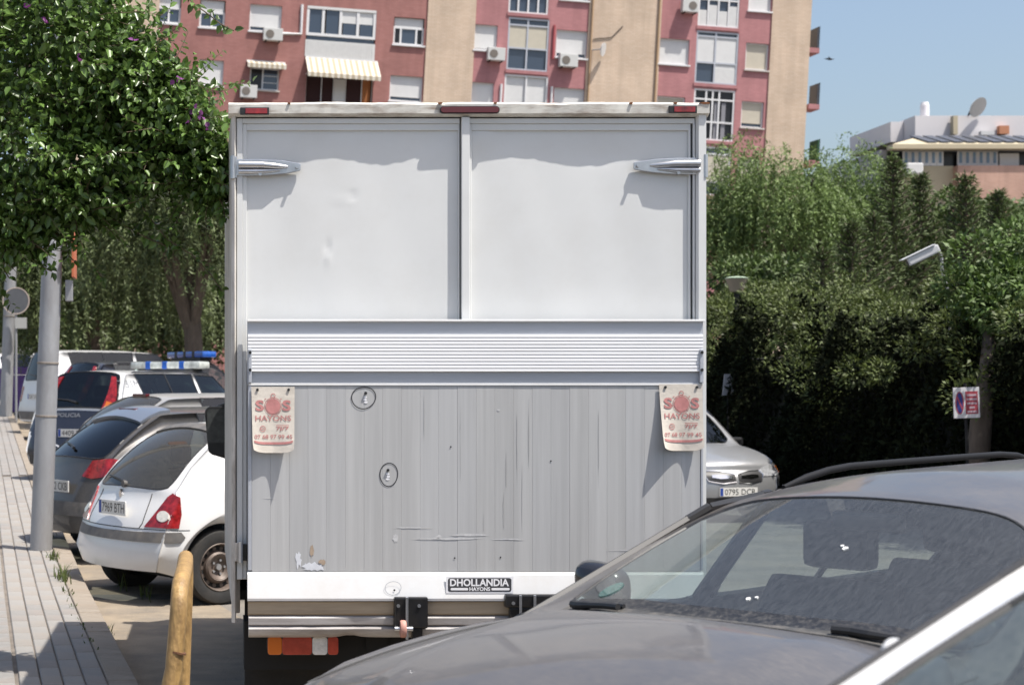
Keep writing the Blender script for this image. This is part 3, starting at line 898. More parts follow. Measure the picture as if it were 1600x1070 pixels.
# ------------------------------------------------------------------ cars
def paint(name, col, rough=0.3, dust=0.0, dustcol='8c8378', flake=0.0, coat=0.8, up_dust=0.0):
    """car paint with a film of dust that lies thicker on faces turned upward"""
    m = mat(name, col, rough, flake, coat=coat)
    nt = m.node_tree
    b = nt.nodes['Principled BSDF']
    if dust or up_dust:
        src = b.inputs['Base Color'].links[0].from_socket
        g = nt.nodes.new('ShaderNodeNewGeometry')
        sx = nt.nodes.new('ShaderNodeSeparateXYZ')
        nt.links.new(g.outputs['Normal'], sx.inputs[0])
        mr = nt.nodes.new('ShaderNodeMapRange')
        mr.inputs['From Min'].default_value = 0.55
        mr.inputs['From Max'].default_value = 1.0
        mr.inputs['To Min'].default_value = dust
        mr.inputs['To Max'].default_value = max(dust, up_dust)
        nt.links.new(sx.outputs[2], mr.inputs['Value'])
        tc = nt.nodes.new('ShaderNodeTexCoord')
        n = nt.nodes.new('ShaderNodeTexNoise')
        n.inputs['Scale'].default_value = 5
        n.inputs['Detail'].default_value = 9
        n.inputs['Roughness'].default_value = 0.72
        nt.links.new(tc.outputs['Object'], n.inputs['Vector'])
        mr2 = nt.nodes.new('ShaderNodeMapRange')
        mr2.inputs['From Min'].default_value = 0.3
        mr2.inputs['From Max'].default_value = 0.7
        mr2.inputs['To Min'].default_value = 0.65
        mr2.inputs['To Max'].default_value = 1.25
        nt.links.new(n.outputs['Fac'], mr2.inputs['Value'])
        mp = nt.nodes.new('ShaderNodeMapping')               # dried rain: fine broken lines across the car
        mp.inputs['Scale'].default_value = (3.2, 0.8, 1)
        nt.links.new(tc.outputs['Object'], mp.inputs[0])
        n3 = nt.nodes.new('ShaderNodeTexNoise')
        n3.inputs['Scale'].default_value = 42
        n3.inputs['Detail'].default_value = 4
        nt.links.new(mp.outputs[0], n3.inputs['Vector'])
        mr3 = nt.nodes.new('ShaderNodeMapRange')
        mr3.inputs['From Min'].default_value = 0.35
        mr3.inputs['From Max'].default_value = 0.65
        mr3.inputs['To Min'].default_value = 0.84
        mr3.inputs['To Max'].default_value = 1.16
        nt.links.new(n3.outputs['Fac'], mr3.inputs['Value'])
        m0 = nt.nodes.new('ShaderNodeMath')
        m0.operation = 'MULTIPLY'
        nt.links.new(mr.outputs[0], m0.inputs[0])
        nt.links.new(mr3.outputs[0], m0.inputs[1])
        mu = nt.nodes.new('ShaderNodeMath')
        mu.operation = 'MULTIPLY'
        mu.use_clamp = True
        nt.links.new(m0.outputs[0], mu.inputs[0])
        nt.links.new(mr2.outputs[0], mu.inputs[1])
        mx = nt.nodes.new('ShaderNodeMix')
        mx.data_type = 'RGBA'
        nt.links.new(mu.outputs[0], mx.inputs['Factor'])
        nt.links.new(src, mx.inputs['A'])
        mx.inputs['B'].default_value = (*hx(dustcol), 1)
        nt.links.new(mx.outputs['Result'], b.inputs['Base Color'])
        iv = nt.nodes.new('ShaderNodeMath')
        iv.operation = 'MULTIPLY_ADD'
        nt.links.new(mu.outputs[0], iv.inputs[0])
        iv.inputs[1].default_value = 0.7
        iv.inputs[2].default_value = rough
        nt.links.new(iv.outputs[0], b.inputs['Roughness'])
        ic = nt.nodes.new('ShaderNodeMath')
        ic.operation = 'MULTIPLY_ADD'
        ic.use_clamp = True
        nt.links.new(mu.outputs[0], ic.inputs[0])
        ic.inputs[1].default_value = -coat * 1.1
        ic.inputs[2].default_value = coat
        nt.links.new(ic.outputs[0], b.inputs['Coat Weight'])
    return m

G_clear = glass_mat('car_glass', (0.62, 0.70, 0.68))
G_dark = glass_mat('car_glass_dark', (0.16, 0.19, 0.19))
G_dusty = glass_mat('car_glass_dusty', (0.50, 0.55, 0.53), 0.22, '77736c')
G_wind = glass_mat('windscreen_dusty', (0.74, 0.80, 0.78), 0.13, '8f949a', (0.5, 3, 0.5))
G_wind2 = glass_mat('windscreen_pale', (0.66, 0.74, 0.71), 0.10, 'a8aca8', (1, 2, 1))
M_seat = mat('seat_cloth', (0.030, 0.031, 0.034), 0.9, vary=0.2, vscale=20)
M_plate = mat('number_plate_white', (0.70, 0.69, 0.65), 0.5, vary=0.06, vscale=8)
M_plateblue = mat('plate_blue', (0.02, 0.06, 0.3), 0.5)
M_rimdark = mat('rusty_steel_rim', (0.13, 0.105, 0.09), 0.55, 0.3, vary=0.3, vscale=14, dirt='6a5446', dirt_amt=0.45, dirt_scale=9)
M_rimalu = mat('alloy_rim', (0.45, 0.45, 0.46), 0.35, 0.7)
M_headl = mat('headlamp', (0.55, 0.56, 0.57), 0.12, 0.5, coat=1.0, vary=0.35, vscale=18)

BASE = dict(L=3.80, W=1.64, H=1.42, fo=0.76, wb=2.47, R=0.29, zs=0.22, z1=0.40, z2=0.63, zb0=0.88, zb1=0.93,
            xh0=0.10, zh0=0.66, xc=1.02, zc=0.93, xh=1.66, zrh=1.33, xb=2.02, xw=2.75, xr=3.10, zrr=1.33, xt=3.62, zt=0.90, xtail=3.76,
            yh=0.60, yr=0.54, crown=0.075, hoodcrown=0.07, nosew=0.80, tailw=0.86, tuck=0.05, bulge_f=0.16, bulge_r=0.13, hood_edge=0.05)

def car_cage(p):
    """half cage of a car body: S = side grid, T = strip over nose, bonnet, glass, roof and tail. x runs from the front (0) to the rear (L)."""
    P = dict(BASE); P.update(p)
    L, Wd, fo, wb, Rr = P['L'], P['W'] / 2, P['fo'], P['wb'], P['R']
    xr_ = fo + wb
    low = [0.03, 0.17, fo - 1.28 * Rr, fo - .905 * Rr, fo, fo + .905 * Rr, fo + 1.28 * Rr, P['xc'] + 0.55, P['xb'], P['xb'] + 0.08,
           xr_ - 1.28 * Rr, xr_ - .905 * Rr, xr_, xr_ + .905 * Rr, xr_ + 1.28 * Rr, L - 0.13, L - 0.02]
    a1 = [low[0], low[1]] + [fo - 1.45 * Rr, fo - 1.03 * Rr, fo, fo + 1.03 * Rr, fo + 1.45 * Rr] + low[7:10] + [xr_ - 1.45 * Rr, xr_ - 1.03 * Rr, xr_, xr_ + 1.03 * Rr, xr_ + 1.45 * Rr, L - 0.12, L]
    zs, z1, z2 = P['zs'], P['z1'], P['z2']
    zl = [zs] * 3 + [Rr * 1.905, Rr * 2.30, Rr * 1.905, zs] + [zs] * 4 + [Rr * 1.905, Rr * 2.30, Rr * 1.905, zs, zs + 0.02, zs + 0.05]
    zl1 = [z1] * 3 + [Rr * 2.03, Rr * 2.46, Rr * 2.03, z1] + [z1] * 4 + [Rr * 2.03, Rr * 2.46, Rr * 2.03, z1, z1, z1]
    zl2 = [max(z2, (Rr * 2.62 if i in (4, 12) else Rr * 2.35 if i in (3, 5, 11, 13) else z2)) for i in range(17)]
    xh0, xc, xh, xb, xw, xr, xt = (P[k] for k in ('xh0', 'xc', 'xh', 'xb', 'xw', 'xr', 'xt'))
    up = [xh0, xh0 + 0.14] + list(np.linspace(xh0 + 0.14, xc, 6)[1:]) + [xh, xb, xb + 0.07, xw, xw + (xr - xw) * 0.45, xw + (xr - xw) * 0.8, xr, xr + (xt - xr) * 0.36, xr + (xt - xr) * 0.72, xt]
    zb = [P['zh0'] - 0.06 + (P['zb0'] - P['zh0'] + 0.06) * (1 - (1 - i / 6) ** P.get('hoodexp', 1.7)) for i in range(7)]
    zb += list(np.linspace(P['zb0'], P['zb1'], 9)[1:]) + [P['zb1'] - 0.005, P['zt'] - 0.05]
    zt = [P['zh0'] + (P['zc'] - P['zh0']) * (1 - (1 - i / 6) ** P.get('hoodexp', 1.7)) for i in range(7)]
    zt += [P['zrh']] + list(P['zrh'] + (P['zrr'] - P['zrh']) * np.linspace(0.25, 1, 6) + 0.018 * np.sin(np.linspace(0.3, 1, 6) * math.pi))
    zt += [P['zrr'] + (P['zt'] - P['zrr']) * 0.36 + P.get('glassbow', 0.03), P['zrr'] + (P['zt'] - P['zrr']) * 0.72 + P.get('glassbow', 0.03), P['zt']]
    # widths
    def wl(i):
        if i == 0: return P['nosew'] * 0.97
        if i == 1: return 0.955
        if i == 16: return P['tailw'] * 0.97
        if i == 15: return 0.965
        return 1.0
    S = []
    for i in range(17):
        k = wl(i)
        yt = Wd * k * 0.90 if i <= 6 else P['yr']
        if i <= 6:
            yt = (Wd * k * 0.93 - P['hood_edge']) if i < 6 else P['yh'] + 0.09
            if i == 0: yt = Wd * k * 0.90
        elif i >= 14:
            t = (i - 13) / 3
            yt = P['yr'] * (1 - t) + (Wd * P['tailw'] * 0.90) * t
        yb = Wd * k * (0.955 if i <= 6 else 0.965)
        S.append([
            (low[i], Wd * k * 0.955 - P['tuck'] * (0.35 if i in (3, 4, 5, 11, 12, 13) else 1), zl[i]),
            (a1[i], Wd * k * 0.992, zl1[i]),
            ((a1[i] + up[i]) / 2 if i not in (0, 16) else (a1[i] * .55 + up[i] * .45), Wd * k, zl2[i]),
            (up[i] * 0.85 + a1[i] * 0.15 if 6 < i < 14 else up[i] + (0.03 if i < 2 else 0), yb, zb[i]),
            (up[i], yt, zt[i])])
    pw = P.get('pw', 0.065)
    T = []
    bf, brr = P['bulge_f'], P['bulge_r']
    rows = [('f', j) for j in range(4)] + [('s', i) for i in range(17)] + [('r', j) for j in (3, 2, 1, 0)]
    for kind, i in rows:
        if kind == 'f': e = S[0][i]; dx, dz = -bf * (1.0, 1.05, 1.0, 0.85)[i], 0
        elif kind == 'r': e = S[16][i]; dx, dz = brr * (0.9, 1.0, 1.05, 0.9)[i], 0
        else:
            e = S[i][4]
            if i <= 6:
                dx = -bf * max(0, 0.8 - i * 0.25) - (0.10 if i == 6 else 0.03 * max(i - 3, 0))
                dz = P['hoodcrown'] * (1, 1, 1, 1, 1, .9, .55)[i]
            elif i <= 13:
                dx = -0.07 if i == 7 else (0.05 if i == 13 else 0)
                dz = P['crown'] * (0.75 if i in (7, 13) else 1)
            else:
                t = (i - 13) / 3
                dx, dz = 0.05 + (brr * 0.8 - 0.05) * t, P['crown'] * 0.75 * (1 - t) + 0.03 * t
        ye = e[1]
        row = []
        for y in (max(ye - pw, 0.3), ye * 0.52, 0.0):
            c = 1 - (y / ye) ** 2
            hd_ = 0
            if kind == 's' and 1 <= i <= 6 and P.get('dome'):
                hd_ = P['dome'] * ((-0.5, 0.9, 1.0)[len(row)]) * (0.5, 1, 1, 1, .8, .3)[i - 1]
            row.append((e[0] + dx * c, y, e[2] + dz * c + hd_))
        T.append(row)
    return P, S, T, rows

def make_car(name, p, loc, fwd, mpaint, glass, label, cat='car', rim=None, group=None, steel=False, trim=None, extra=None, z0=0.0, wingl=None):
    P, S, T, rows = car_cage(p)
    L = P['L']
    V, Fc, FM, CR = [], [], [], {}
    def addv(q): V.append(q); return len(V) - 1
    cv = lambda q: (L / 2 - q[0], q[1], q[2])
    sid = [[addv(cv(q)) for q in st] for st in S]
    inn = [addv(cv((st[0][0], st[0][1] - 0.22, st[0][2] + 0.01))) for st in S]
    tid = [[addv(cv(q)) for q in r] for r in T]
    edge = [sid[0][j] for j in range(4)] + [sid[i][4] for i in range(17)] + [sid[16][j] for j in (3, 2, 1, 0)]
    wins_front, wins_rear = P.get('wf', (6, 7)), P.get('wr', (9,))
    for i in range(16):
        for j in range(4):
            m = 0
            if j == 3:
                if i in wins_front: m = 3
                if i in wins_rear: m = 4
                if i in P.get('wq', ()): m = 5
            Fc.append((sid[i][j], sid[i][j + 1], sid[i + 1][j + 1], sid[i + 1][j])); FM.append(m)
        Fc.append((inn[i], sid[i][0], sid[i + 1][0], inn[i + 1])); FM.append(6)
    nT = len(rows)
    gl0, gl1 = 4 + 6, 4 + 7
    rg0, rg1 = 4 + 13, 4 + 16
    for k in range(nT - 1):
        cols = [edge[k]] + tid[k]; cols2 = [edge[k + 1]] + tid[k + 1]
        for c in range(3):
            m = 0
            if c >= 1 and gl0 <= k < gl1: m = 1
            if c >= 1 and rg0 <= k < rg1: m = 2
            Fc.append((cols[c], cols2[c], cols2[c + 1], cols[c + 1])); FM.append(m)
    me = bpy.data.meshes.new('cage')
    me.from_pydata(V, [], Fc)
    for k in range(7):
        me.materials.append(None)
    me.polygons.foreach_set('material_index', FM)
    me.polygons.foreach_set('use_smooth', [True] * len(Fc))
    # creases: round every pane, along the bonnet edge and the belt
    bm = bmesh.new(); bm.from_mesh(me)
    cl = bm.edges.layers.float.get('crease_edge') or bm.edges.layers.float.new('crease_edge')
    for e in bm.edges:
        ms = {f.material_index for f in e.link_faces}
        if len(ms) > 1 and ms & {1, 2, 3, 4, 5}:
            e[cl] = 0.85
    def ce(a, b, w):
        e = bm.edges.get((bm.verts[a], bm.verts[b]))
        if e: e[cl] = max(e[cl], w)
    bm.verts.ensure_lookup_table()
    for i in range(16):
        ce(sid[i][0], sid[i + 1][0], 0.6)
        if i >= 6: ce(sid[i][3], sid[i + 1][3], 0.5)
        if i < 6: ce(sid[i][4], sid[i + 1][4], 0.45)
        ce(sid[i][2], sid[i + 1][2], 0.25)
    for a, b, w in P.get('creases', []):
        pass
    if P.get('hoodline'):
        for k in range(4, 4 + 6): ce(tid[k][1], tid[k + 1][1], P['hoodline'])
    bm.to_mesh(me); bm.free()
    tmp = bpy.data.objects.new('cage', me)
    COL.objects.link(tmp)
    mm = tmp.modifiers.new('m', 'MIRROR'); mm.use_axis = (False, True, False); mm.merge_threshold = 0.002
    sm = tmp.modifiers.new('s', 'SUBSURF'); sm.levels = sm.render_levels = P.get('sub', 3)
    dg = bpy.context.evaluated_depsgraph_get()
    em = tmp.evaluated_get(dg).to_mesh()
    vs = [v.co.copy() for v in em.vertices]
    polys = [(tuple(q.vertices), q.material_index, q.center.y) for q in em.polygons]
    tmp.evaluated_get(dg).to_mesh_clear()
    bpy.data.objects.remove(tmp); bpy.data.meshes.remove(me)
    bvh = BVHTree.FromPolygons(vs, [q[0] for q in polys])
    root = empty(name, (loc[0], loc[1], z0), math.atan2(fwd[1], fwd[0]))
    tag(root, label, cat, group)
    def grab(nm, m, test, parent=root, off=0.0):
        sel = [q[0] for q in polys if test(q[1], q[2])]
        if not sel: return None
        ids = sorted({i for q in sel for i in q}); mp = {i: k for k, i in enumerate(ids)}
        me = bpy.data.meshes.new(nm)
        me.from_pydata([vs[i] for i in ids], [], [tuple(mp[i] for i in q) for q in sel])
        o = link(nm, me, m, parent)
        me.polygons.foreach_set('use_smooth', [True] * len(me.polygons))
        return o
    body = grab('body', mpaint, lambda m, y: m == 0)
    ws = grab('windscreen', glass[0], lambda m, y: m == 1)
    rw = grab('rear_window', glass[2], lambda m, y: m == 2)
    for sgn in (1, -1):
        grab('side_window', glass[1], lambda m, y: m == 3 and y * sgn > 0)
        grab('side_window', glass[1], lambda m, y: m == 4 and y * sgn > 0)
        grab('quarter_window', glass[1], lambda m, y: m == 5 and y * sgn > 0)
    grab('wheel_arch', M_dark, lambda m, y: m == 6)
    # black seal round every pane: tube along the border between glass and body
    from collections import defaultdict
    em_ = defaultdict(set)
    for q, m, y in polys:
        for a in range(len(q)):
            em_[tuple(sorted((q[a], q[(a + 1) % len(q)])))].add(m)
    segs = [(e, min(ms & {1, 2, 3, 4, 5}), vs[e[0]].y + vs[e[1]].y > 0) for e, ms in em_.items() if len(ms) > 1 and ms & {1, 2, 3, 4, 5}]
    for key in sorted({(g, s if g > 2 else True) for _, g, s in segs}):
        sb = MB()
        for (a, b), g, s in segs:
            if (g, s if g > 2 else True) == key:
                sb.tube([vs[a], vs[b]], P.get('side_seal' if g > 2 else 'seal', P.get('seal', 0.009)), 5, cap=False)
        so = sb.build('window_seal', M_black, body)
        so['kind'] = 'stuff'
    # underside and cabin
    fo, wb, Rr = P['fo'], P['wb'], P['R']
    lx = lambda x: L / 2 - x
    hw = P['W'] / 2
    box('underbody', M_dark, root, lx(L - 0.25), lx(0.25), -hw + 0.28, hw - 0.28, P['zs'] - 0.02, P['zs'] + 0.12)
    # cabin
    zc = P['zc']
    b = MB()
    b.prism([(lx(P['xc'] - 0.05), 0.45), (lx(P['xc'] + 0.02), zc - 0.03), (lx(P['xc'] + 0.32), zc + 0.01), (lx(P['xc'] + 0.52), zc - 0.08), (lx(P['xc'] + 0.45), zc - 0.35), (lx(P['xc'] + 0.4), 0.45)], 'y', -hw + 0.17, hw - 0.17)
    b.build('dashboard', M_seat, root, bevel=0.02)
    for (sx_, sy) in ((P['xb'] - 0.12, 0.36), (P['xb'] - 0.12, -0.36), (P['xb'] + 0.72, 0.36), (P['xb'] + 0.72, -0.36)):
        x = lx(sx_)
        rear = sx_ > P['xb']
        s = MB()
        zt = min(P['zb1'] + 0.12, P['H'] - 0.40)
        s.prism([(x + 0.10, 0.50), (x + 0.02, 0.45), (x - 0.20, zt), (x - 0.14, zt + 0.02), (x - 0.04, zt - 0.1)], 'y', sy - 0.23, sy + 0.23)
        s.box(x - 0.05, x + 0.5, sy - 0.24, sy + 0.24, 0.36, 0.52)
        so = s.build('seat', M_seat, root, bevel=0.03)
        box('headrest', M_seat, so, x - 0.24, x - 0.15, sy - 0.12, sy + 0.12, zt + 0.04, zt + 0.20, 0.03, smooth=True)
    box('floor', M_seat, root, lx(L - 0.5), lx(P['xc']), -hw + 0.2, hw - 0.2, 0.30, 0.36)
    sw = MB()
    sw.tube([Vector((lx(P['xc'] + 0.56), 0.36, zc - 0.10)) + Vector((0.07 * math.sin(a), 0.18 * math.cos(a), 0.17 * math.sin(a))) for a in np.linspace(0, 2 * math.pi, 25)], 0.014, 8, cap=False)
    sw.build('steering_wheel', M_black, root)
    # wheels
    ww = P.get('tyre', 0.185)
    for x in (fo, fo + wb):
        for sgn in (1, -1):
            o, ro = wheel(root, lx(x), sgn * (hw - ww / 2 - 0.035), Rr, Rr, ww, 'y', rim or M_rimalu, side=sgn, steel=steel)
            yf = sgn * (hw - 0.035)
            if steel:
                for k in range(5):
                    a = 2 * math.pi * k / 5
                    MB().lathe([(0.010, yf - sgn * 0.075), (0.010, yf - sgn * 0.045)], (lx(x) + 0.055 * math.cos(a), 0, Rr + 0.055 * math.sin(a)), 'y', 8).build('wheel_nut', M_steel, o)
                for k in range(14):
                    a = 2 * math.pi * k / 14
                    MB().lathe([(0.017, yf - sgn * 0.075), (0.017, yf - sgn * 0.0605)], (lx(x) + 0.148 * math.cos(a), 0, Rr + 0.148 * math.sin(a)), 'y', 8).build('rim_hole', rim, ro)
                MB().lathe([(Rr * 0.43, yf - sgn * 0.068), (Rr * 0.45, yf - sgn * 0.064), (Rr * 0.55, yf - sgn * 0.064), (Rr * 0.57, yf - sgn * 0.068)], (lx(x), 0, Rr), 'y', 32, close=True).build('rim_shade_ring', M_dark, ro)  # black ring: the shade inside the rim, put in as colour
                MB().lathe([(Rr * 0.24, yf - sgn * 0.052), (Rr * 0.36, yf - sgn * 0.026), (Rr * 0.42, yf - sgn * 0.040), (Rr * 0.43, yf - sgn * 0.066)], (lx(x), 0, Rr), 'y', 32, cap0=False).build('rim_dish', rim, ro, smooth=True)
                MB().lathe([(0.028, yf - sgn * 0.07), (0.024, yf - sgn * 0.04)], (lx(x), 0, Rr), 'y', 14).build('hub', M_steel, o)
    C = dict(root=root, body=body, bvh=bvh, P=P, lx=lx, ws=ws, rw=rw, vs=vs, polys=polys)
    return C

def patch(C, name, m, outline, ray, parent=None, off=0.006, cell=0.03, drop=0.012, smooth=True, lid=False):
    """a panel that follows the car's skin: outline in (s,t), ray(s,t) -> origin, direction in car space"""
    bm = bmesh.new()
    vs = [bm.verts.new((s, t, 0)) for s, t in outline]
    bm.faces.new(vs)
    s0, s1 = min(p[0] for p in outline), max(p[0] for p in outline)
    t0, t1 = min(p[1] for p in outline), max(p[1] for p in outline)
    cs = cell if isinstance(cell, tuple) else (cell, cell)
    for ax, a, b, c in ((0, s0, s1, cs[0]), (1, t0, t1, cs[1])):
        n = max(1, int((b - a) / c))
        for k in range(1, n):
            q = a + (b - a) * k / n
            co = (q, 0, 0) if ax == 0 else (0, q, 0)
            no = (1, 0, 0) if ax == 0 else (0, 1, 0)
            bmesh.ops.bisect_plane(bm, geom=bm.verts[:] + bm.edges[:] + bm.faces[:], plane_co=co, plane_no=no)
    bad = []
    rim = {v for e in bm.edges if e.is_boundary for v in e.verts}
    newpos = {}
    for v in bm.verts:
        o, d = ray(v.co.x, v.co.y)
        o = Vector(o); d = Vector(d).normalized()
        h = C['bvh'].ray_cast(o, d)
        if h[0] is None:
            bad.append(v); continue
        nrm = h[1] if h[1].dot(d) < 0 else -h[1]
        newpos[v] = (h[0], nrm)
    for v, (q, nrm) in newpos.items():
        v.co = q + nrm * off
    bmesh.ops.delete(bm, geom=bad, context='VERTS')
    be = [e for e in bm.edges if e.is_boundary]
    r = bmesh.ops.extrude_edge_only(bm, edges=be)
    vmap = [g for g in r['geom'] if isinstance(g, bmesh.types.BMVert)]
    # extruded verts: push in towards the skin
    for v in vmap:
        for e in v.link_edges:
            ov = e.other_vert(v)
            if ov in newpos and (ov.co - v.co).length < 1e-6:
                v.co = newpos[ov][0] - newpos[ov][1] * drop
                break
    bmesh.ops.recalc_face_normals(bm, faces=bm.faces)
    me = bpy.data.meshes.new(name)
    bm.to_mesh(me); bm.free()
    return link(name, me, m, parent or C['root'], smooth)

def ray_rear(C):
    L = C['P']['L']
    return lambda s, t: ((-L / 2 - 1.0, s, t), (1, 0, 0))
def ray_front(C):
    L = C['P']['L']
    return lambda s, t: ((L / 2 + 1.0, s, t), (-1, 0, 0))
def ray_cyl(C, cx):
    """s = angle in degrees from straight ahead (+x), towards the left; aimed at the axis x = cx"""
    return lambda s, t: ((cx + 3 * math.cos(R(s)), 3 * math.sin(R(s)), t), (-math.cos(R(s)), -math.sin(R(s)), 0))
def ray_side(C, sgn):
    return lambda s, t: ((s, sgn * 3, t), (0, -sgn, 0))
def ray_top(C):
    return lambda s, t: ((s, t, 3), (0, 0, -1))

def rrect(s0, s1, t0, t1, r=0.01, n=3):
    return rr(s0, s1, t0, t1, r, n)

def number_plate(C, text, zc, rear=True, w=0.52, h=0.11, y0=0.0, tilt=0.0):
    L = C['P']['L']
    sx = -1 if rear else 1
    hit = C['bvh'].ray_cast(Vector((sx * (L / 2 + 1), y0, zc)), Vector((-sx, 0, 0)))
    x = hit[0].x + sx * 0.02 if hit[0] else sx * L / 2
    hits = [C['bvh'].ray_cast(Vector((sx * (L / 2 + 1), y0 + a, zc + b)), Vector((-sx, 0, 0)))[0] for a in (-w / 2, w / 2, 0) for b in (-h / 2, h / 2)]
    xs_ = [q.x * sx for q in hits if q]
    x = sx * (max(xs_) + 0.008)
    pl = MB().prism(rr(y0 - w / 2, y0 + w / 2, zc - h / 2, zc + h / 2, 0.008), 'x', x - 0.004, x + 0.004).build('number_plate', M_plate, C['root'])
    fx = x + sx * 0.0055
    flip = -1 if rear else 1            # which way text reads: seen from behind, car-left is on the left
    fn = lambda u, v: (fx, y0 + (-u if rear else u) + (-0.02 if rear else 0.02), zc + v)
    text_on('lettering', text, w * 0.82, h * 0.66, M_black, pl, fn)
    a = (y0 + w / 2 - 0.045, y0 + w / 2 - 0.006) if rear else (y0 - w / 2 + 0.006, y0 - w / 2 + 0.045)
    MB().prism(rr(a[0], a[1], zc - h / 2 + 0.006, zc + h / 2 - 0.006, 0.004), 'x', fx - sx * 0.003, fx).build('plate_band', M_plateblue, pl)
    return pl

def car_center(P, rear_axle_mid, fwd):
    """centre of the car so that its rear axle's middle stands at the given spot"""
    q = dict(BASE); q.update(P)
    d = (q['fo'] + q['wb']) - q['L'] / 2
    return (rear_axle_mid[0] + fwd[0] * d, rear_axle_mid[1] + fwd[1] * d)

FW = Vector((0.86, 0.51, 0)).normalized()           # cars on the left nose in, backs to the pavement
FL = Vector((-FW.y, FW.x, 0))

# ---- white hatchback, nearest of the left-hand row
P_clio = dict(L=3.78, W=1.64, H=1.42, fo=0.78, wb=2.47, R=0.295, xc=0.98, xh=1.62, xb=2.05, xw=2.72, xr=3.02, zrr=1.36, zrh=1.35, xt=3.60, zt=0.885, zb0=0.88, zb1=0.93,
              yr=0.56, crown=0.06, glassbow=0.065, tailw=0.90, bulge_r=0.15, z2=0.66, z1=0.40, seal=0.006)
c_mid = Vector((0.07, 14.5, 0)) + FL * 0.66
paint_white = paint('white_car_paint', (0.72, 0.72, 0.715), 0.3, dust=0.10, dustcol='9a8f80')
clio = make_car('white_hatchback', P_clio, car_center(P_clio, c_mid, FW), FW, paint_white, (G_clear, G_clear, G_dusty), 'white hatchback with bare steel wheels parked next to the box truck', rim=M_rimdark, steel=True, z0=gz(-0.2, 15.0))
r_ = ray_rear(clio)
Lc = clio['P']['L']
cyl = ray_cyl(clio, -Lc / 2 + 0.75)
M_bump = mat('worn_grey_bumper_strip', (0.11, 0.105, 0.10), 0.6, vary=0.25, vscale=8, dirt='8b8175', dirt_amt=0.5, dirt_scale=5)
strip = [(127, 0.505), (150, 0.50), (180, 0.50), (210, 0.50), (233, 0.505), (235, 0.545), (233, 0.585), (210, 0.575), (180, 0.57), (150, 0.575), (127, 0.585), (125, 0.545)]
patch(clio, 'bumper_strip', M_bump, strip, cyl, off=0.012, cell=(4, 0.03))
for sg in (1, -1):
    o = [(180 + sg * 33, 0.615), (180 + sg * 36, 0.67), (180 + sg * 41, 0.77), (180 + sg * 45, 0.85), (180 + sg * 48, 0.88), (180 + sg * 52, 0.85), (180 + sg * 53, 0.72), (180 + sg * 52, 0.615)]
    lam = patch(clio, 'tail_lamp', M_red, o if sg > 0 else o[::-1], cyl, off=0.010, cell=(3, 0.03))
    o = [(180 + sg * (44 + 3.6 * math.cos(a)), 0.70 + 0.042 * math.sin(a)) for a in np.linspace(0, 2 * math.pi, 17)[:-1]]
    patch(clio, 'reversing_lens', M_clear, o, cyl, parent=lam, off=0.015, cell=(3, 0.03))
number_plate(clio, '7969 BTH', 0.745, y0=-0.02, w=0.46, h=0.115)
# tailgate shut-lines, badge, wiper
M_line = mat('shut_line', (0.05, 0.05, 0.05), 0.8)
def line_on(C, pts, ray, w=0.006, m=None, off=0.0012, name='shut_line', parent=None):
    b = MB()
    P_ = []
    for s, t in pts:
        o, d = ray(s, t)
        h = C['bvh'].ray_cast(Vector(o), Vector(d).normalized())
        if h[0] is None: continue
        nrm = h[1] if h[1].dot(Vector(d)) < 0 else -h[1]
        P_.append(h[0] + nrm * off)
    if len(P_) > 1:
        b.tube(P_, w / 2, 6)
        return b.build(name, m or M_line, parent or C['body'])
def lerp_pts(pts, n=8):
    out = []
    for a, b in zip(pts[:-1], pts[1:]):
        out += [(a[0] + (b[0] - a[0]) * k / n, a[1] + (b[1] - a[1]) * k / n) for k in range(n)]
    return out + [pts[-1]]
line_on(clio, lerp_pts([(180 - 33, 0.87), (180 - 31, 0.64), (180 - 29, 0.60), (180 + 29, 0.60), (180 + 31, 0.64), (180 + 33, 0.87)]), cyl, 0.008)
line_on(clio, lerp_pts([(180 - 57, 0.60), (180 + 57, 0.60)], 30), cyl, 0.006)
bd = MB().prism([(0, 0.775 + 0.055), (0.022, 0.845), (0, 0.875), (-0.022, 0.845)], 'x', -Lc / 2 + 0.0, -Lc / 2 + 0.05)
h = clio['bvh'].ray_cast(Vector((-5, 0, 0.85)), Vector((1, 0, 0)))[0]
MB().prism([(0, 0.81), (0.024, 0.85), (0, 0.89), (-0.024, 0.85)], 'x', h.x - 0.014, h.x + 0.02).build('badge', M_chrome, clio['root'])
def rearpt(C, y, z, off=0.02):
    h = C['bvh'].ray_cast(Vector((-6, y, z)), Vector((1, 0, 0)))
    return h[0] + (h[1] if h[1].x < 0 else -h[1]) * off
wp = MB().tube([rearpt(clio, -0.02, 0.93), rearpt(clio, 0.12, 0.955), rearpt(clio, 0.36, 0.97)], [0.012, 0.009, 0.005], 8)
wo = wp.build('rear_wiper', M_black, clio['root'], smooth=True)
MB().lathe([(0.03, -0.02), (0.026, 0.012), (0.0, 0.016)], rearpt(clio, -0.02, 0.925, 0.012), 'x', 16).build('wiper_cap', M_bump, wo, smooth=True)
wb2 = MB().tube([rearpt(clio, 0.10, 0.950, 0.012), rearpt(clio, 0.45, 0.975, 0.012)], 0.006, 6).build('wiper_blade', M_black, wo)
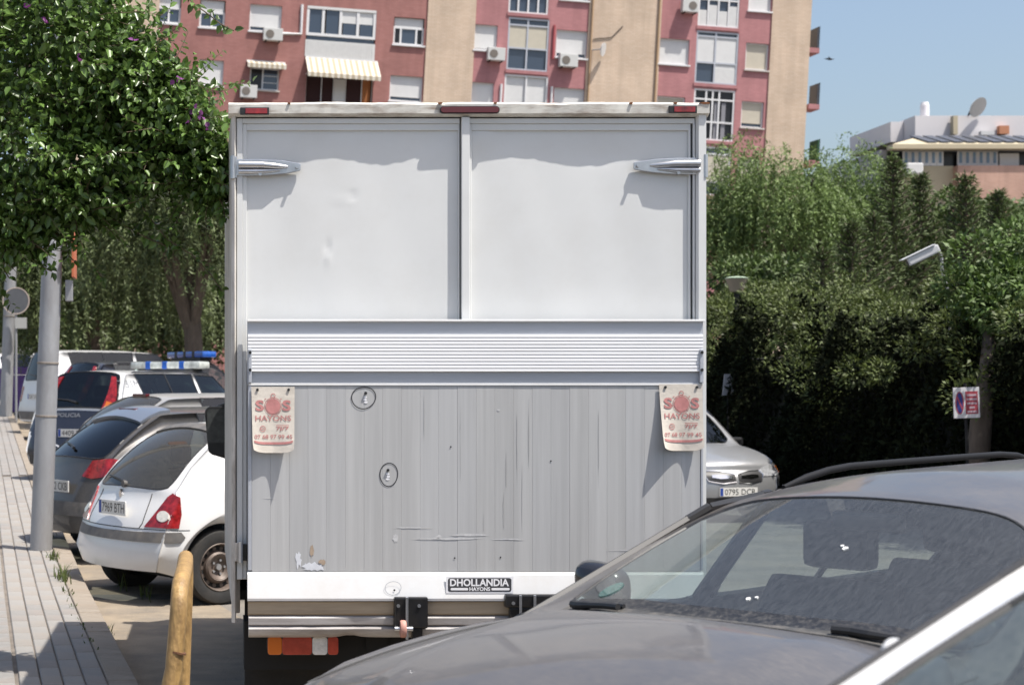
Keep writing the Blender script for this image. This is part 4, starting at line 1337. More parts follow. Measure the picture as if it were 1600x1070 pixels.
# dark lip over the rear window, high brake lamp, fuel flap, aerial
sp = patch(clio, 'roof_lip', M_bump, [(-Lc / 2 + 0.66, -0.50), (-Lc / 2 + 0.66, 0.50), (-Lc / 2 + 0.74, 0.48), (-Lc / 2 + 0.76, 0), (-Lc / 2 + 0.74, -0.48)], ray_top(clio), off=0.012, cell=0.08)
sd = ray_side(clio, -1)
flap = [(-Lc / 2 + 0.66 + 0.085 * math.cos(a), 0.70 + 0.085 * math.sin(a)) for a in np.linspace(0, 2 * math.pi, 21)[:-1]]
patch(clio, 'fuel_flap', paint_white, flap, sd, off=0.004)
line_on(clio, flap + flap[:1], sd, 0.005)
line_on(clio, lerp_pts([(-Lc / 2 + 1.18, 0.42), (-Lc / 2 + 1.15, 0.75), (-Lc / 2 + 1.02, 0.95)]), sd, 0.006)
h = clio['bvh'].ray_cast(Vector((-0.55, 0, 3)), Vector((0, 0, -1)))[0]
a_ = MB().lathe([(0.016, h.z - 0.01), (0.008, h.z + 0.03)], (h.x, h.y, 0), 'z', 10).build('aerial', M_black, clio['root'])
MB().tube([(h.x, h.y, h.z), (h.x - 0.10, h.y, h.z + 0.40)], 0.0025, 5).build('rod', M_black, a_)

# ---- the next two hatchbacks
def spot(k, back=0.0):
    """rear-axle middle of the k-th parking place beyond the white hatchback"""
    dx = -0.40 * k if k < 1 else -0.40 - 0.02 * (k - 1)
    q = c_mid + Vector((dx, 0.98 * 2.95 * k, 0)) - FW * back
    return q
paint_dark = paint('charcoal_car_paint', (0.030, 0.031, 0.034), 0.3, dust=0.2, up_dust=0.35, dustcol='857d74', flake=0.3)
P_h2 = dict(P_clio); P_h2.update(L=3.95, zt=0.95, xt=3.80, xr=3.2, xw=2.8, zb1=0.97, tailw=0.9, glassbow=0.03, sub=2, zrr=1.37, zrh=1.38, seal=0.008)
q = spot(1, 0.10)
h2 = make_car('charcoal_hatchback', P_h2, car_center(P_h2, q, FW), FW, paint_dark, (G_dark, G_dark, G_dark), 'charcoal hatchback with dark rear glass beyond the white hatchback', z0=gz(q.x, q.y))
def rear_kit(C, plate, zplate, lamp, bump, lampm=M_red, hibrake=True):
    L = C['P']['L']
    cy = ray_cyl(C, -L / 2 + 0.75)
    for sg in (1, -1):
        o = [(180 + sg * s, t) for s, t in lamp]
        patch(C, 'tail_lamp', lampm, o if sg > 0 else o[::-1], cy, off=0.012, cell=(3, 0.04))
    z0, z1 = bump
    st = [(118, z0), (150, z0 - 0.01), (180, z0 - 0.01), (210, z0 - 0.01), (242, z0), (242, z1), (210, z1), (180, z1), (150, z1), (118, z1)]
    patch(C, 'bumper_strip', M_bump, st, cy, off=0.014, cell=(5, 0.05))
    number_plate(C, plate, zplate)
    if hibrake:
        x = C['lx'](C['P']['xr'] + 0.02)
        h = C['bvh'].ray_cast(Vector((x, 0, 3)), Vector((0, 0, -1)))[0]
        box('high_brake_lamp', M_reddark, C['root'], x - 0.05, x + 0.0, -0.16, 0.16, h.z - 0.015, h.z + 0.022, 0.006)
    z = C['P']['zt'] + 0.09
    MB().tube([rearpt(C, 0.0, z), rearpt(C, 0.15, z + 0.03), rearpt(C, 0.42, z + 0.05)], [0.016, 0.011, 0.007], 8).build('rear_wiper', M_black, C['root'])
lampA = [(26, 0.80), (36, 0.78), (52, 0.82), (60, 0.93), (50, 0.97), (34, 0.95)]
rear_kit(h2, '0942 CKB', 0.70, lampA, (0.44, 0.56))
M_spoil = mat('silver_blue_paint', (0.25, 0.28, 0.33), 0.3, 0.5, coat=0.6)
patch(h2, 'roof_spoiler', M_spoil, [(h2['lx'](3.38), -0.50), (h2['lx'](3.38), 0.50), (h2['lx'](3.05), 0.48), (h2['lx'](3.05), -0.48)], ray_top(h2), off=0.03, cell=0.1)

paint_silver = paint('silver_car_paint', (0.42, 0.42, 0.41), 0.35, dust=0.3, up_dust=0.25, dustcol='a8a196', flake=0.5)
P_h3 = dict(P_clio); P_h3.update(L=4.05, H=1.46, zt=0.98, xt=3.84, xr=3.25, xw=2.85, zb1=1.0, zrr=1.42, zrh=1.42, sub=2, seal=0.008)
q = spot(1.95, 0.0)
h3 = make_car('silver_hatchback', P_h3, car_center(P_h3, q, FW), FW, paint_silver, (G_dark, G_dark, G_dusty), 'dusty silver hatchback between the charcoal one and the police car', z0=gz(q.x, q.y))
rear_kit(h3, '3186 BVL', 0.72, lampA, (0.44, 0.56))

# ---- police off-roaders
M_navy = mat('navy_paint', (0.006, 0.008, 0.022), 0.25, coat=0.8)
M_navydirt = paint('navy_dusty_paint', (0.006, 0.009, 0.024), 0.3, dust=0.05, up_dust=0.15)
paint_pwhite = paint('police_white_paint', (0.74, 0.74, 0.73), 0.3, dust=0.05)
P_suv = dict(L=4.46, W=1.77, H=1.68, fo=0.86, wb=2.62, R=0.345, zs=0.30, z1=0.55, z2=0.78, zb0=1.08, zb1=1.13, zc=1.12, zh0=0.92, xc=1.25, xh=1.85, xb=2.35, xw=3.1, xr=4.02, zrr=1.60, zrh=1.58,
             xt=4.30, zt=1.12, yr=0.60, yh=0.62, glassbow=0.03, tailw=0.93, bulge_r=0.08, wf=(6, 7), wr=(9,), wq=(10, 11), sub=2, crown=0.06, seal=0.010, tyre=0.21)
M_blue = mat('blue_beacon', (0.02, 0.10, 0.42), 0.12, coat=1.0, vary=0.3, vscale=8)
M_beaconclear = mat('clear_beacon', (0.50, 0.52, 0.48), 0.15, coat=1.0, vary=0.4, vscale=9)
M_blueletter = mat('grey_letter', (0.20, 0.21, 0.23), 0.6)
M_crest = mat('gold_crest', (0.30, 0.22, 0.08), 0.5, vary=0.5, vscale=25)
M_spainred = mat('red_band', (0.35, 0.02, 0.02), 0.5)
M_spainyel = mat('yellow_band', (0.55, 0.36, 0.03), 0.5)
def light_bar(C, x, z, blue=True):
    b = MB()
    o = box('light_bar', M_blue if blue else M_beaconclear, C['root'], x - 0.14, x + 0.14, -0.62, 0.62, z + 0.03, z + 0.14, 0.03, smooth=True)
    box('bar_foot', M_black, o, x - 0.12, x + 0.12, -0.5, 0.5, z - 0.02, z + 0.035)
    for y in (-0.30, 0.0, 0.30):
        box('bar_divider', M_black if blue else M_blue, o, x - 0.143, x + 0.143, y - 0.045, y + 0.045, z + 0.028, z + 0.142, 0.01)
    return o
def police_rear(C, marking, plate, dark_roof=False):
    L = C['P']['L']
    cy = ray_cyl(C, -L / 2 + 0.75)
    rear = ray_rear(C)
    # navy lower half round the tail
    st = [(122, 0.36), (150, 0.34), (180, 0.34), (210, 0.34), (238, 0.36), (238, 1.08), (215, 1.10), (180, 1.11), (145, 1.10), (122, 1.08)]
    ng = patch(C, 'navy_panel', M_navydirt, st, cy, off=0.006, cell=(4, 0.08))
    for sg in (1, -1):
        o = [(180 + sg * s, t) for s, t in [(30, 1.02), (37, 0.97), (44, 1.08), (49, 1.28), (53, 1.56), (48, 1.57), (42, 1.36), (35, 1.15)]]
        lm = patch(C, 'tail_lamp', M_red, o if sg > 0 else o[::-1], cy, off=0.016, cell=(2, 0.04))
        o = [(180 + sg * s, t) for s, t in [(37, 1.14), (44, 1.12), (46, 1.20), (40, 1.23)]]
        patch(C, 'orange_lens', M_orange, o if sg > 0 else o[::-1], cy, parent=lm, off=0.021, cell=(2, 0.04))
        o = [(180 + sg * s, t) for s, t in [(58, 0.64), (66, 0.64), (66, 0.84), (58, 0.84)]]
        patch(C, 'yellow_band', M_spainyel, o if sg > 0 else o[::-1], cy, parent=ng, off=0.011, cell=(3, 0.05))
    number_plate(C, plate, 0.80, y0=-0.05)
    def onrear(cx, cz):
        def fn(u, v):
            h = C['bvh'].ray_cast(Vector((-L / 2 - 1, cx - u, cz + v)), Vector((1, 0, 0)))
            return (h[0].x - 0.014, cx - u, cz + v)
        return fn
    text_on('lettering', 'POLICIA', 0.90, 0.12, M_chalk, ng, onrear(0, 0.585), bold=0.02)
    text_on('lettering', 'POLICIA', 0.42, 0.055, M_blueletter, ng, onrear(0.1, 1.045), bold=0.02)
    cr = patch(C, 'crest', M_crest, [(-0.42 + 0.10 * math.cos(a) * (1 - 0.15 * math.sin(3 * a)), 0.90 + 0.14 * math.sin(a)) for a in np.linspace(0, 2 * math.pi, 17)[:-1]], rear, parent=ng, off=0.012)
    st = [(116, 0.38), (150, 0.36), (180, 0.36), (210, 0.36), (244, 0.38), (244, 0.50), (210, 0.50), (180, 0.50), (150, 0.50), (116, 0.50)]
    patch(C, 'bumper_strip', M_black, st, cy, off=0.03, cell=(5, 0.08))
    # marking on the white rear quarter
    def onside(cx, cz):
        def fn(u, v):
            h = C['bvh'].ray_cast(Vector((cx + u, -3, cz + v)), Vector((0, 1, 0)))
            return (cx + u, (h[0].y if h[0] else -0.7) - 0.004, cz + v)
        return fn
    if marking:
        text_on('lettering', marking, 0.30, 0.11, M_blueletter, C['body'], onside(-L / 2 + 0.50, 1.47), bold=0.0)
    for sg in (1, -1):
        hz = C['bvh'].ray_cast(Vector((0, sg * 0.50, 3)), Vector((0, 0, -1)))[0].z
        ro = MB().tube([(-L / 2 + 0.55, sg * 0.50, hz - 0.06), (-L / 2 + 0.75, sg * 0.50, hz + 0.02), (0, sg * 0.50, hz + 0.04), (0.35, sg * 0.50, hz + 0.02), (0.5, sg * 0.5, hz - 0.06)], 0.016, 8).build('roof_rail', M_black, C['root'])
    z = C['P']['zt'] + 0.09
    MB().tube([rearpt(C, 0.0, z), rearpt(C, 0.15, z + 0.03), rearpt(C, 0.45, z + 0.05)], [0.016, 0.011, 0.007], 8).build('rear_wiper', M_black, C['root'])
FP = Vector((0.55, 0.835, 0)).normalized()
q = Vector((-0.60, 26.8, 0))
x1 = make_car('police_off_roader', P_suv, q, FP, paint_pwhite, (G_dark, G_dark, G_dark), 'white and navy police off-roader with tall red tail lamps marked 31M', cat='police car', z0=gz(q.x, q.y) - 0.05)
police_rear(x1, '31M', '4409 DFB')
light_bar(x1, 0.15, 1.66, blue=False)
q = Vector((-0.45, 31.6, 0))
x2 = make_car('police_off_roader', P_suv, q, FW, M_navydirt, (G_clear, G_clear, G_dark), 'dark roofed police car with a blue light bar behind the one marked 31M', cat='police car', z0=gz(q.x, q.y))
police_rear(x2, None, '6120 DGK')
light_bar(x2, 0.25, 1.70)
# a white van further on
P_van = dict(P_suv); P_van.update(L=4.3, H=1.8, zrr=1.72, zrh=1.70, zt=1.15, xt=4.2, xr=4.05)
q = Vector((-1.55, 37.6, 0))
vn = make_car('white_van', P_van, q, FW, paint_white, (G_dark, G_dark, G_dark), 'white high-roofed van beyond the police cars', cat='van', z0=gz(q.x, q.y))
rear_kit(vn, '2257 CLR', 0.85, [(44, 0.75), (54, 0.75), (54, 1.05), (44, 1.05)], (0.40, 0.55), hibrake=False)

# ---- silver saloon facing us on the right
P_sal = dict(L=4.25, W=1.68, H=1.40, fo=0.82, wb=2.45, R=0.29, xc=1.18, xh=1.85, xb=2.15, xw=2.85, xr=3.0, zrr=1.40, zrh=1.42, yr=0.61, yh=0.66, xt=3.5, zt=0.98, zb0=0.90, zb1=0.93, sub=2, zh0=0.70, bulge_f=0.20, hoodcrown=0.06, seal=0.008)
paint_champ = paint('silver_saloon_paint', (0.33, 0.335, 0.34), 0.3, dust=0.10, up_dust=0.2, dustcol='9d9d9c', flake=0.5)
fwS = Vector((0.22, -0.976, 0)).normalized()
sal = make_car('silver_saloon', P_sal, (6.22, 25.2), fwS, paint_champ, (G_clear, G_clear, G_clear), 'silver saloon facing the camera in front of the dark hedge', z0=0.0)
cy = ray_cyl(sal, 4.25 / 2 - 0.75)
fr_ = ray_front(sal)
for sg in (1, -1):
    o = [(sg * s, t) for s, t in [(27, 0.58), (40, 0.58), (50, 0.61), (53, 0.70), (45, 0.72), (34, 0.70), (27, 0.65)]]
    hl = patch(sal, 'headlamp', M_headl, o if sg < 0 else o[::-1], cy, off=0.010, cell=(3, 0.03))
    o = [(sg * s, t) for s, t in [(50, 0.61), (58, 0.63), (59, 0.70), (53, 0.70)]]
    patch(sal, 'indicator', M_orange, o if sg < 0 else o[::-1], cy, parent=hl, off=0.011, cell=(3, 0.03))
    # grille halves with chrome bars
    o = [(sg * s, t) for s, t in [(0.02, 0.52), (0.20, 0.50), (0.36, 0.53), (0.40, 0.60), (0.36, 0.645), (0.20, 0.64), (0.02, 0.60)]]
    g = patch(sal, 'grille', M_black, o if sg > 0 else o[::-1], fr_, off=0.006)
    o = [(sg * s, t) for s, t in [(0.06, 0.56), (0.22, 0.555), (0.32, 0.57), (0.32, 0.60), (0.22, 0.605), (0.06, 0.59)]]
    patch(sal, 'chrome_bar', M_chrome, o if sg > 0 else o[::-1], fr_, parent=g, off=0.012)
    line_on(sal, [(0.02 * sg, 0.515), (0.20 * sg, 0.495), (0.365 * sg, 0.525), (0.405 * sg, 0.60), (0.36 * sg, 0.65), (0.2 * sg, 0.645), (0.02 * sg, 0.605)], fr_, 0.014, M_chrome, 0.008, 'grille_rim', sal['root'])
number_plate(sal, '0795 DCR', 0.395, rear=False)
patch(sal, 'lower_grille', M_black, [(-0.55, 0.25), (0.55, 0.25), (0.60, 0.32), (-0.60, 0.32)], fr_, off=0.008)
for sg in (1, -1):
    MB().box(0.55, 0.66, sg * 0.80 if sg > 0 else -0.98, 0.98 if sg > 0 else -0.80, 0.90, 1.03).build('door_mirror', M_black, sal['root'], bevel=0.03)
# ---- dark estate with roof rails, close on the right
FE = Vector((-0.74, -0.67, 0)).normalized()
P_est = dict(L=4.90, W=1.80, H=1.50, fo=0.88, wb=2.80, R=0.32, xc=1.25, xh=1.98, xb=2.35, xw=3.15, xr=4.38, zrr=1.415, zrh=1.355, xt=4.72, zt=1.02, zc=1.045, zh0=0.90, zb0=1.0, zb1=1.0,
             yh=0.66, yr=0.575, crown=0.09, hoodcrown=0.085, bulge_f=0.22, hoodline=1.0, dome=0.036, hoodexp=2.2, hood_edge=0.07, z2=0.72, wq=(10, 11), seal=0.005, side_seal=0.013, xh0=0.14, pw=0.045)
paint_est = paint('dusty_dark_grey_paint', (0.050, 0.052, 0.060), 0.3, dust=0.20, up_dust=0.27, dustcol='948d85', flake=0.3, coat=0.7)
est = make_car('dark_estate_car', P_est, (2.16 + 0.74 * 0.275, 5.60 + 0.67 * 0.275), FE, paint_est, (G_wind, G_clear, G_dark), 'dusty dark grey estate car with black roof rails at right front', steel=False)
le = est['lx']
# cowl grille and wipers at the foot of the windscreen
def topz(C, x, y):
    h = C['bvh'].ray_cast(Vector((x, y, 3)), Vector((0, 0, -1)))
    return h[0].z
cow = []
for y in np.linspace(-0.60, 0.60, 13):
    cow.append((le(P_est['xc']) + 0.105 * (1 - (y / 0.62) ** 2) + 0.045, y))
cow2 = [(x - 0.075, y) for x, y in cow[::-1]]
M_cowl = mat('cowl_plastic', (0.05, 0.05, 0.05), 0.7, vary=0.3, vscale=30, dirt='8a8378', dirt_amt=0.5, dirt_scale=9)
patch(est, 'cowl', M_cowl, cow + cow2, ray_top(est), off=0.006, cell=0.04)
def wscreen(x, y, off):
    h = est['bvh'].ray_cast(Vector((x, y, 3)), Vector((0, 0, -1)))
    return h[0] + (h[1] if h[1].z > 0 else -h[1]) * off
x0 = le(P_est['xc'])
for (ya, yb, xa, xb_) in ((-0.56, -0.36, x0 + 0.03, x0 + 0.085), (0.30, 0.62, x0 + 0.10, x0 + 0.02)):
    w = MB().tube([wscreen(xa + (xb_ - xa) * t - 0.02, ya + (yb - ya) * t, 0.022) for t in np.linspace(0, 1, 8)], [0.013] * 3 + [0.010] * 5, 8).build('wiper', M_black, est['root'])
    MB().tube([wscreen(xa + (xb_ - xa) * t - 0.045, ya + (yb - ya) * t, 0.012) for t in np.linspace(0.1, 1, 8)], 0.007, 6).build('wiper_blade', M_black, w)
# dark border and vignette stickers inside the glass
M_frit = mat('glass_border', (0.012, 0.012, 0.013), 0.4, dirt='5f5c57', dirt_amt=0.7, dirt_scale=60)
fr0 = [(x0 + 0.01 + 0.10 * (1 - (y / 0.62) ** 2) - 0.0, y) for y in np.linspace(-0.60, 0.60, 13)]
fr1 = [(x - 0.10, y) for x, y in fr0[::-1]]
patch(est, 'glass_border', M_frit, fr0 + fr1, ray_top(est), off=0.0025, cell=0.04)
M_sticker = glass_mat('teal_sticker', (0.45, 0.72, 0.68), 0.25, '7f9c98')
st_c = (x0 - 0.12, -0.52)
so_ = patch(est, 'sticker', M_sticker, [(st_c[0] + 0.045 * math.cos(a), st_c[1] + 0.032 * math.sin(a)) for a in np.linspace(0, 2 * math.pi, 15)[:-1]], ray_top(est), off=0.003, cell=0.02, drop=0.001)
M_bird = mat('bird_dropping', (0.72, 0.72, 0.70), 0.7)
for (x, y, r) in ((x0 - 0.36, 0.10, 0.008), (x0 - 0.37, 0.085, 0.006), (x0 - 0.05, -0.02, 0.007), (x0 - 0.06, 0.0, 0.005)):
    patch(est, 'dropping', M_bird, [(x + r * random.uniform(.6, 1.3) * math.cos(a), y + r * random.uniform(.6, 1.3) * math.sin(a)) for a in np.linspace(0, 2 * math.pi, 9)[:-1]], ray_top(est), off=0.004, cell=0.02, drop=0.001)
# roof rails on their feet
for sg in (1, -1):
    y = sg * 0.60
    pts = []
    for t in np.linspace(0, 1, 15):
        x = le(2.42) + (le(4.5) - le(2.42)) * t
        z = topz(est, x, sg * 0.565)
        lift_ = 0.050 * min(1, math.sin(min(t, 1 - t) * math.pi * 2.2) if min(t, 1 - t) < 0.227 else 1)
        pts.append((x, sg * 0.565, z + 0.004 + lift_))
    MB().tube(pts, [0.008] + [0.0125] * 13 + [0.008], 10).build('roof_rail', mat('satin_black_rail', (0.008, 0.008, 0.009), 0.6, spec=0.25), est['root'], smooth=True)
# mirrors
def car_mirror(C, x, y, z, sgn, m, s=1.0):
    b = MB()
    pts = [(-0.045, -0.10), (0.03, -0.10), (0.085, -0.06), (0.10, 0.0), (0.085, 0.06), (0.03, 0.085), (-0.045, 0.085)]
    v, f = [], []
    for k, (yy, sc_) in enumerate(((0.0, 0.62), (0.03, 0.9), (0.10, 1.0), (0.18, 0.95), (0.225, 0.7))):
        for (px_, pz_) in pts:
            v.append((x + px_ * sc_ * s, y + sgn * yy * s, z + pz_ * sc_ * s + 0.01 * k))
    n = len(pts)
    for k in range(4):
        for i in range(n):
            j = (i + 1) % n
            f.append((k * n + i, k * n + j, (k + 1) * n + j, (k + 1) * n + i))
    f += [tuple(range(n)), tuple(4 * n + i for i in range(n))]
    o = b.add(v, f).build('door_mirror', m, C['root'], sub=2, smooth=True)
    MB().prism([(y + sgn * 0.04 * s, z - 0.05 * s), (y + sgn * 0.18 * s, z - 0.045 * s), (y + sgn * 0.18 * s, z + 0.06 * s), (y + sgn * 0.04 * s, z + 0.05 * s)], 'x', x - 0.050 * s, x - 0.044 * s).build('mirror_glass', M_chrome, o)
    MB().tube([(x, y + sgn * 0.03 * s, z - 0.05 * s), (x + 0.01, y - sgn * 0.05 * s, z - 0.09 * s)], 0.025 * s, 8).build('mirror_foot', M_black, o)
M_mirr = mat('gloss_black', (0.015, 0.015, 0.018), 0.2, coat=0.6)
car_mirror(est, le(1.91), -0.83, 1.065, -1, M_mirr, 0.85)
car_mirror(est, le(1.91), 0.83, 1.065, 1, M_mirr, 0.85)
# headlamps, grille, plate: below the picture but part of the car
cy = ray_cyl(est, 4.90 / 2 - 0.8)
for sg in (1, -1):
    o = [(sg * s, t) for s, t in [(24, 0.66), (38, 0.67), (52, 0.72), (56, 0.79), (46, 0.80), (32, 0.75), (24, 0.71)]]
    patch(est, 'headlamp', M_headl, o if sg < 0 else o[::-1], cy, off=0.010, cell=(3, 0.03))
patch(est, 'grille', M_black, [(-0.45, 0.50), (0.45, 0.50), (0.42, 0.68), (-0.42, 0.68)], ray_front(est), off=0.008)
number_plate(est, '4127 HTS', 0.42, rear=False)
# bonnet shut-line
hl = []
for t in np.linspace(0, 1, 26):
    hl.append((le(0.30) + (le(1.12) - le(0.30)) * t, -0.735 + 0.03 * t))
line_on(est, hl, ray_top(est), 0.007)
line_on(est, [(a, -b) for a, b in hl], ray_top(est), 0.007)
line_on(est, [(le(0.26) + 0.17 * (1 - (y / 0.74) ** 2), y) for y in np.linspace(-0.73, 0.73, 25)], ray_top(est), 0.007)
box('rear_view_mirror', M_black, est['root'], le(1.98) + 0.03, le(1.98) + 0.07, -0.11, 0.11, 1.31, 1.37, 0.012)

# ---- white car nearest the camera, only its windscreen pillar in view
P_mpv = dict(L=4.1, W=1.76, H=1.62, fo=0.82, wb=2.6, R=0.31, xc=1.05, xh=2.05, xb=2.3, xw=2.95, xr=3.6, zrr=1.55, zrh=1.52, xt=3.95, zt=1.1, zc=1.18, zh0=0.88, zb0=1.08, zb1=1.10,
             yh=0.63, yr=0.56, crown=0.07, hoodcrown=0.05, z2=0.75, seal=0.006, pw=0.06, tyre=0.2)
mpv = make_car('white_people_carrier', P_mpv, (1.60, 2.22), FE, paint_white, (G_wind2, G_clear, G_dark), 'white car with pale windscreen at the bottom right corner, nearest the camera', steel=False)
car_mirror(mpv, 0.20, -0.61, 1.325, -1, paint_white, 0.44)
car_mirror(mpv, 0.20, 0.61, 1.325, 1, paint_white, 0.44)
for sg in (1, -1):
    patch(mpv, 'headlamp', M_headl, ([(sg * s, t) for s, t in [(24, 0.70), (48, 0.74), (52, 0.82), (30, 0.78)]])[::(1 if sg < 0 else -1)], ray_cyl(mpv, 4.1 / 2 - 0.8), off=0.01, cell=(3, 0.03))
number_plate(mpv, '2960 GKM', 0.42, rear=False)

# ------------------------------------------------------------------ street furniture
M_yellow = mat('worn_ochre_paint', (0.36, 0.225, 0.085), 0.55, vary=0.3, vscale=22, stretch=(2, 2, 0.7), dirt=(0.10, 0.05, 0.025), dirt_amt=0.6, dirt_scale=16, bump=0.25, bscale=50)
M_oldrust = mat('rust_patch', (0.13, 0.06, 0.03), 0.9, vary=0.5, vscale=40)
hd = 5.75
hoop = tag(empty('hoop_barrier', (at(255, 0, hd).x, hd, 0)), 'rusty ochre tube hoop barrier at the kerb', 'barrier')
tp = at(283, 884, hd)
hx0 = hoop.location.x
lean = (tp.x - 0.004 - hx0)
pts = [(lean * 0 - 0.085, 0.0, 0.0), (-0.055, 0.01, 0.45), (lean * 0.62, 0.02, 0.85)]
R_ = 0.10
topx, topz_ = tp.x - hx0, tp.z
for t in np.linspace(0, 1, 9):
    a = math.pi / 2 * t
    pts.append((lean * 0.9 + (topx - lean * 0.9) * t, 0.03 + R_ * (1 - math.cos(a)), topz_ - 0.055 - R_ * (1 - math.sin(a))))
pts += [(topx + 0.005, 0.5, topz_ - 0.055)]
for t in np.linspace(0, 1, 7):
    a = math.pi / 2 * t
    pts.append((topx + 0.005, 0.85 + R_ * math.sin(a), topz_ - 0.055 - R_ * (1 - math.cos(a))))
pts.append((topx - 0.03, 0.95, 0.0))
MB().tube(pts, 0.0275, 16).build('tube', M_yellow, hoop, smooth=True)
for (z, r) in ((0.73, 0.030), (0.90, 0.031)):
    q0 = Vector((pts[1])) .lerp(Vector(pts[2]), (z - 0.45) / 0.4)
    q1 = Vector((pts[1])) .lerp(Vector(pts[2]), (z + 0.006 - 0.45) / 0.4)
    MB().tube([q0, q1], 0.0288, 16).build('weld_ring', M_oldrust, hoop)

M_galv = mat('galvanised_post', (0.33, 0.335, 0.345), 0.5, 0.25, vary=0.12, vscale=5, stretch=(1, 1, 0.35), dirt='6c6259', dirt_amt=0.4, dirt_scale=4)
M_band = mat('rusty_band', (0.24, 0.21, 0.18), 0.8, vary=0.2, vscale=20)
def post(name, px, py, d, r, h, leanx, label, bands):
    p = at(px, py, d)
    z0 = gz(p.x, d) + (PH if p.x < K0.x + KU.x * (d - KY) / KU.y else 0)
    root = tag(empty(name, (p.x, d, z0)), label, 'lamp post', 'grey posts along the pavement')
    MB().lathe([(r * 1.02, 0), (r, 0.4), (r * 0.8, h)], (0, 0, 0), 'z', 24).build('shaft', M_galv, root, smooth=True)
    for z in bands:
        MB().lathe([(r * 1.0, z), (r * 1.02, z + 0.004), (r * 1.02, z + 0.016), (r * 1.0, z + 0.02)], (0, 0, 0), 'z', 24).build('band', M_band, root)
    MB().tube([(0, 0, h - 0.1), (0.1, 0, h + 0.5), (0.9, 0, h + 0.9)], r * 0.5, 10).build('arm', M_galv, root, smooth=True)
    hd_ = MB().box(0.8, 1.5, -0.14, 0.14, h + 0.82, h + 0.95).build('lamp_head', M_galv, root, bevel=0.04)
    root.rotation_euler = (0, leanx, 0)
    return root
p1 = post('lamp_post', 64, 870, 17.2, 0.103, 7.5, 0.038, 'thick grey post beside the charcoal hatchback', (1.25, 1.75))
p2 = post('lamp_post', 9, 700, 44, 0.15, 9.0, 0.034, 'slimmer looking grey post further down the pavement at far left', (2.4,))
# box and sign on the nearer post
M_sign_back = mat('sign_back', (0.10, 0.105, 0.115), 0.5, vary=0.1, vscale=8)
M_signedge = mat('sign_edge', (0.5, 0.42, 0.36), 0.5)
sb = at(109, 455, 17.3)
bx_ = tag(MB().box(-0.035, 0.035, -0.03, 0.03, -0.10, 0.10).build('post_box', M_galv, None, bevel=0.008), 'small grey box fixed high on the thick grey post', 'box')
bx_.location = (sb.x, 17.22, sb.z)
sb = at(116, 385, 17.25)
ts = tag(empty('traffic_sign', (sb.x, 17.25, sb.z)), 'sign with an orange edge seen side on above the small grey box', 'sign')
MB().box(-0.012, 0.012, -0.18, 0.18, -0.30, 0.30).build('board', mat('orange_board', (0.45, 0.13, 0.06), 0.5), ts, bevel=0.004)
MB().box(-0.05, -0.012, -0.2, 0.2, -0.04, 0.04).build('bracket', M_galv, ts)
sb = at(25, 470, 43.6)
rs_ = tag(empty('round_sign', (sb.x, 43.6, sb.z)), 'back of a round road sign behind the far grey post', 'sign')
MB().lathe([(0.30, -0.01), (0.30, 0.01)], (0, 0, 0), 'y', 32).build('disc', M_sign_back, rs_)
MB().lathe([(0.30, -0.015), (0.325, -0.015), (0.325, 0.02), (0.30, 0.02)], (0, 0, 0), 'y', 32, close=True).build('rim', M_signedge, rs_)
box('small_plate', mat('pale_plate', (0.4, 0.4, 0.38), 0.6), rs_, -0.02, 0.26, -0.02, 0.0, -0.66, -0.40)
MB().tube([(0, 0.03, 0.3), (0, 0.03, -(sb.z - gz(sb.x, 43.6)))], 0.03, 10).build('pole', M_galv, rs_)
# purple wheeled bin further on
M_purple = mat('purple_plastic', (0.12, 0.055, 0.24), 0.45, vary=0.15, vscale=6)
pb = at(30, 660, 47)
z0 = gz(pb.x, 47)
bn = tag(empty('purple_bin', (pb.x, 47, z0)), 'purple container standing behind the posts at far left', 'container')
MB().prism([(-0.42, 0.1), (0.42, 0.1), (0.52, 1.05), (-0.52, 1.05)], 'y', -0.45, 0.45).build('body', M_purple, bn, bevel=0.04)
MB().prism([(-0.55, 1.06), (0.55, 1.06), (0.50, 1.20), (0.2, 1.26), (-0.2, 1.26), (-0.50, 1.20)], 'y', -0.5, 0.5).build('lid', M_purple, bn, bevel=0.03)
for sx in (-0.3, 0.3):
    MB().lathe([(0.08, -0.03), (0.08, 0.03)], (sx, -0.4, 0.08), 'x', 14).build('wheel', M_rubber, bn)
cw = at(22, 595, 55)
P_far = dict(P_sal); P_far.update(sub=1)
fc = make_car('white_saloon', P_far, (cw.x - 0.2, 56), Vector((0.5, -0.85, 0)), paint_white, (G_dark, G_dark, G_dark), 'tiny white car far down the street at the left edge', z0=gz(cw.x, 56))

# right-hand side: camera on a pole, no-parking board, garden lamp, small notice
M_camw = mat('camera_white', (0.62, 0.62, 0.62), 0.4)
cd = 22.0
cp = at(1442, 399, cd)
cc_ = tag(empty('security_camera', (cp.x, cd, cp.z)), 'white security camera on a curved pole above the hedge', 'camera')
b = MB().box(-0.20, 0.20, -0.055, 0.055, -0.05, 0.05)
hs = b.build('housing', M_camw, cc_, bevel=0.018)
hs.rotation_euler = (0, R(-26), R(-8))
h2_ = MB().box(-0.26, 0.17, -0.072, 0.072, 0.052, 0.066).build('sun_shield', M_camw, cc_, bevel=0.005)
h2_.rotation_euler = hs.rotation_euler
MB().lathe([(0.042, -0.206), (0.042, -0.2)], (0, 0, 0), 'x', 16).build('lens', M_black, hs)
pe = at(1466, 388, cd) - Vector((cp.x, cd, cp.z))
pf = at(1480, 450, cd) - Vector((cp.x, cd, cp.z))
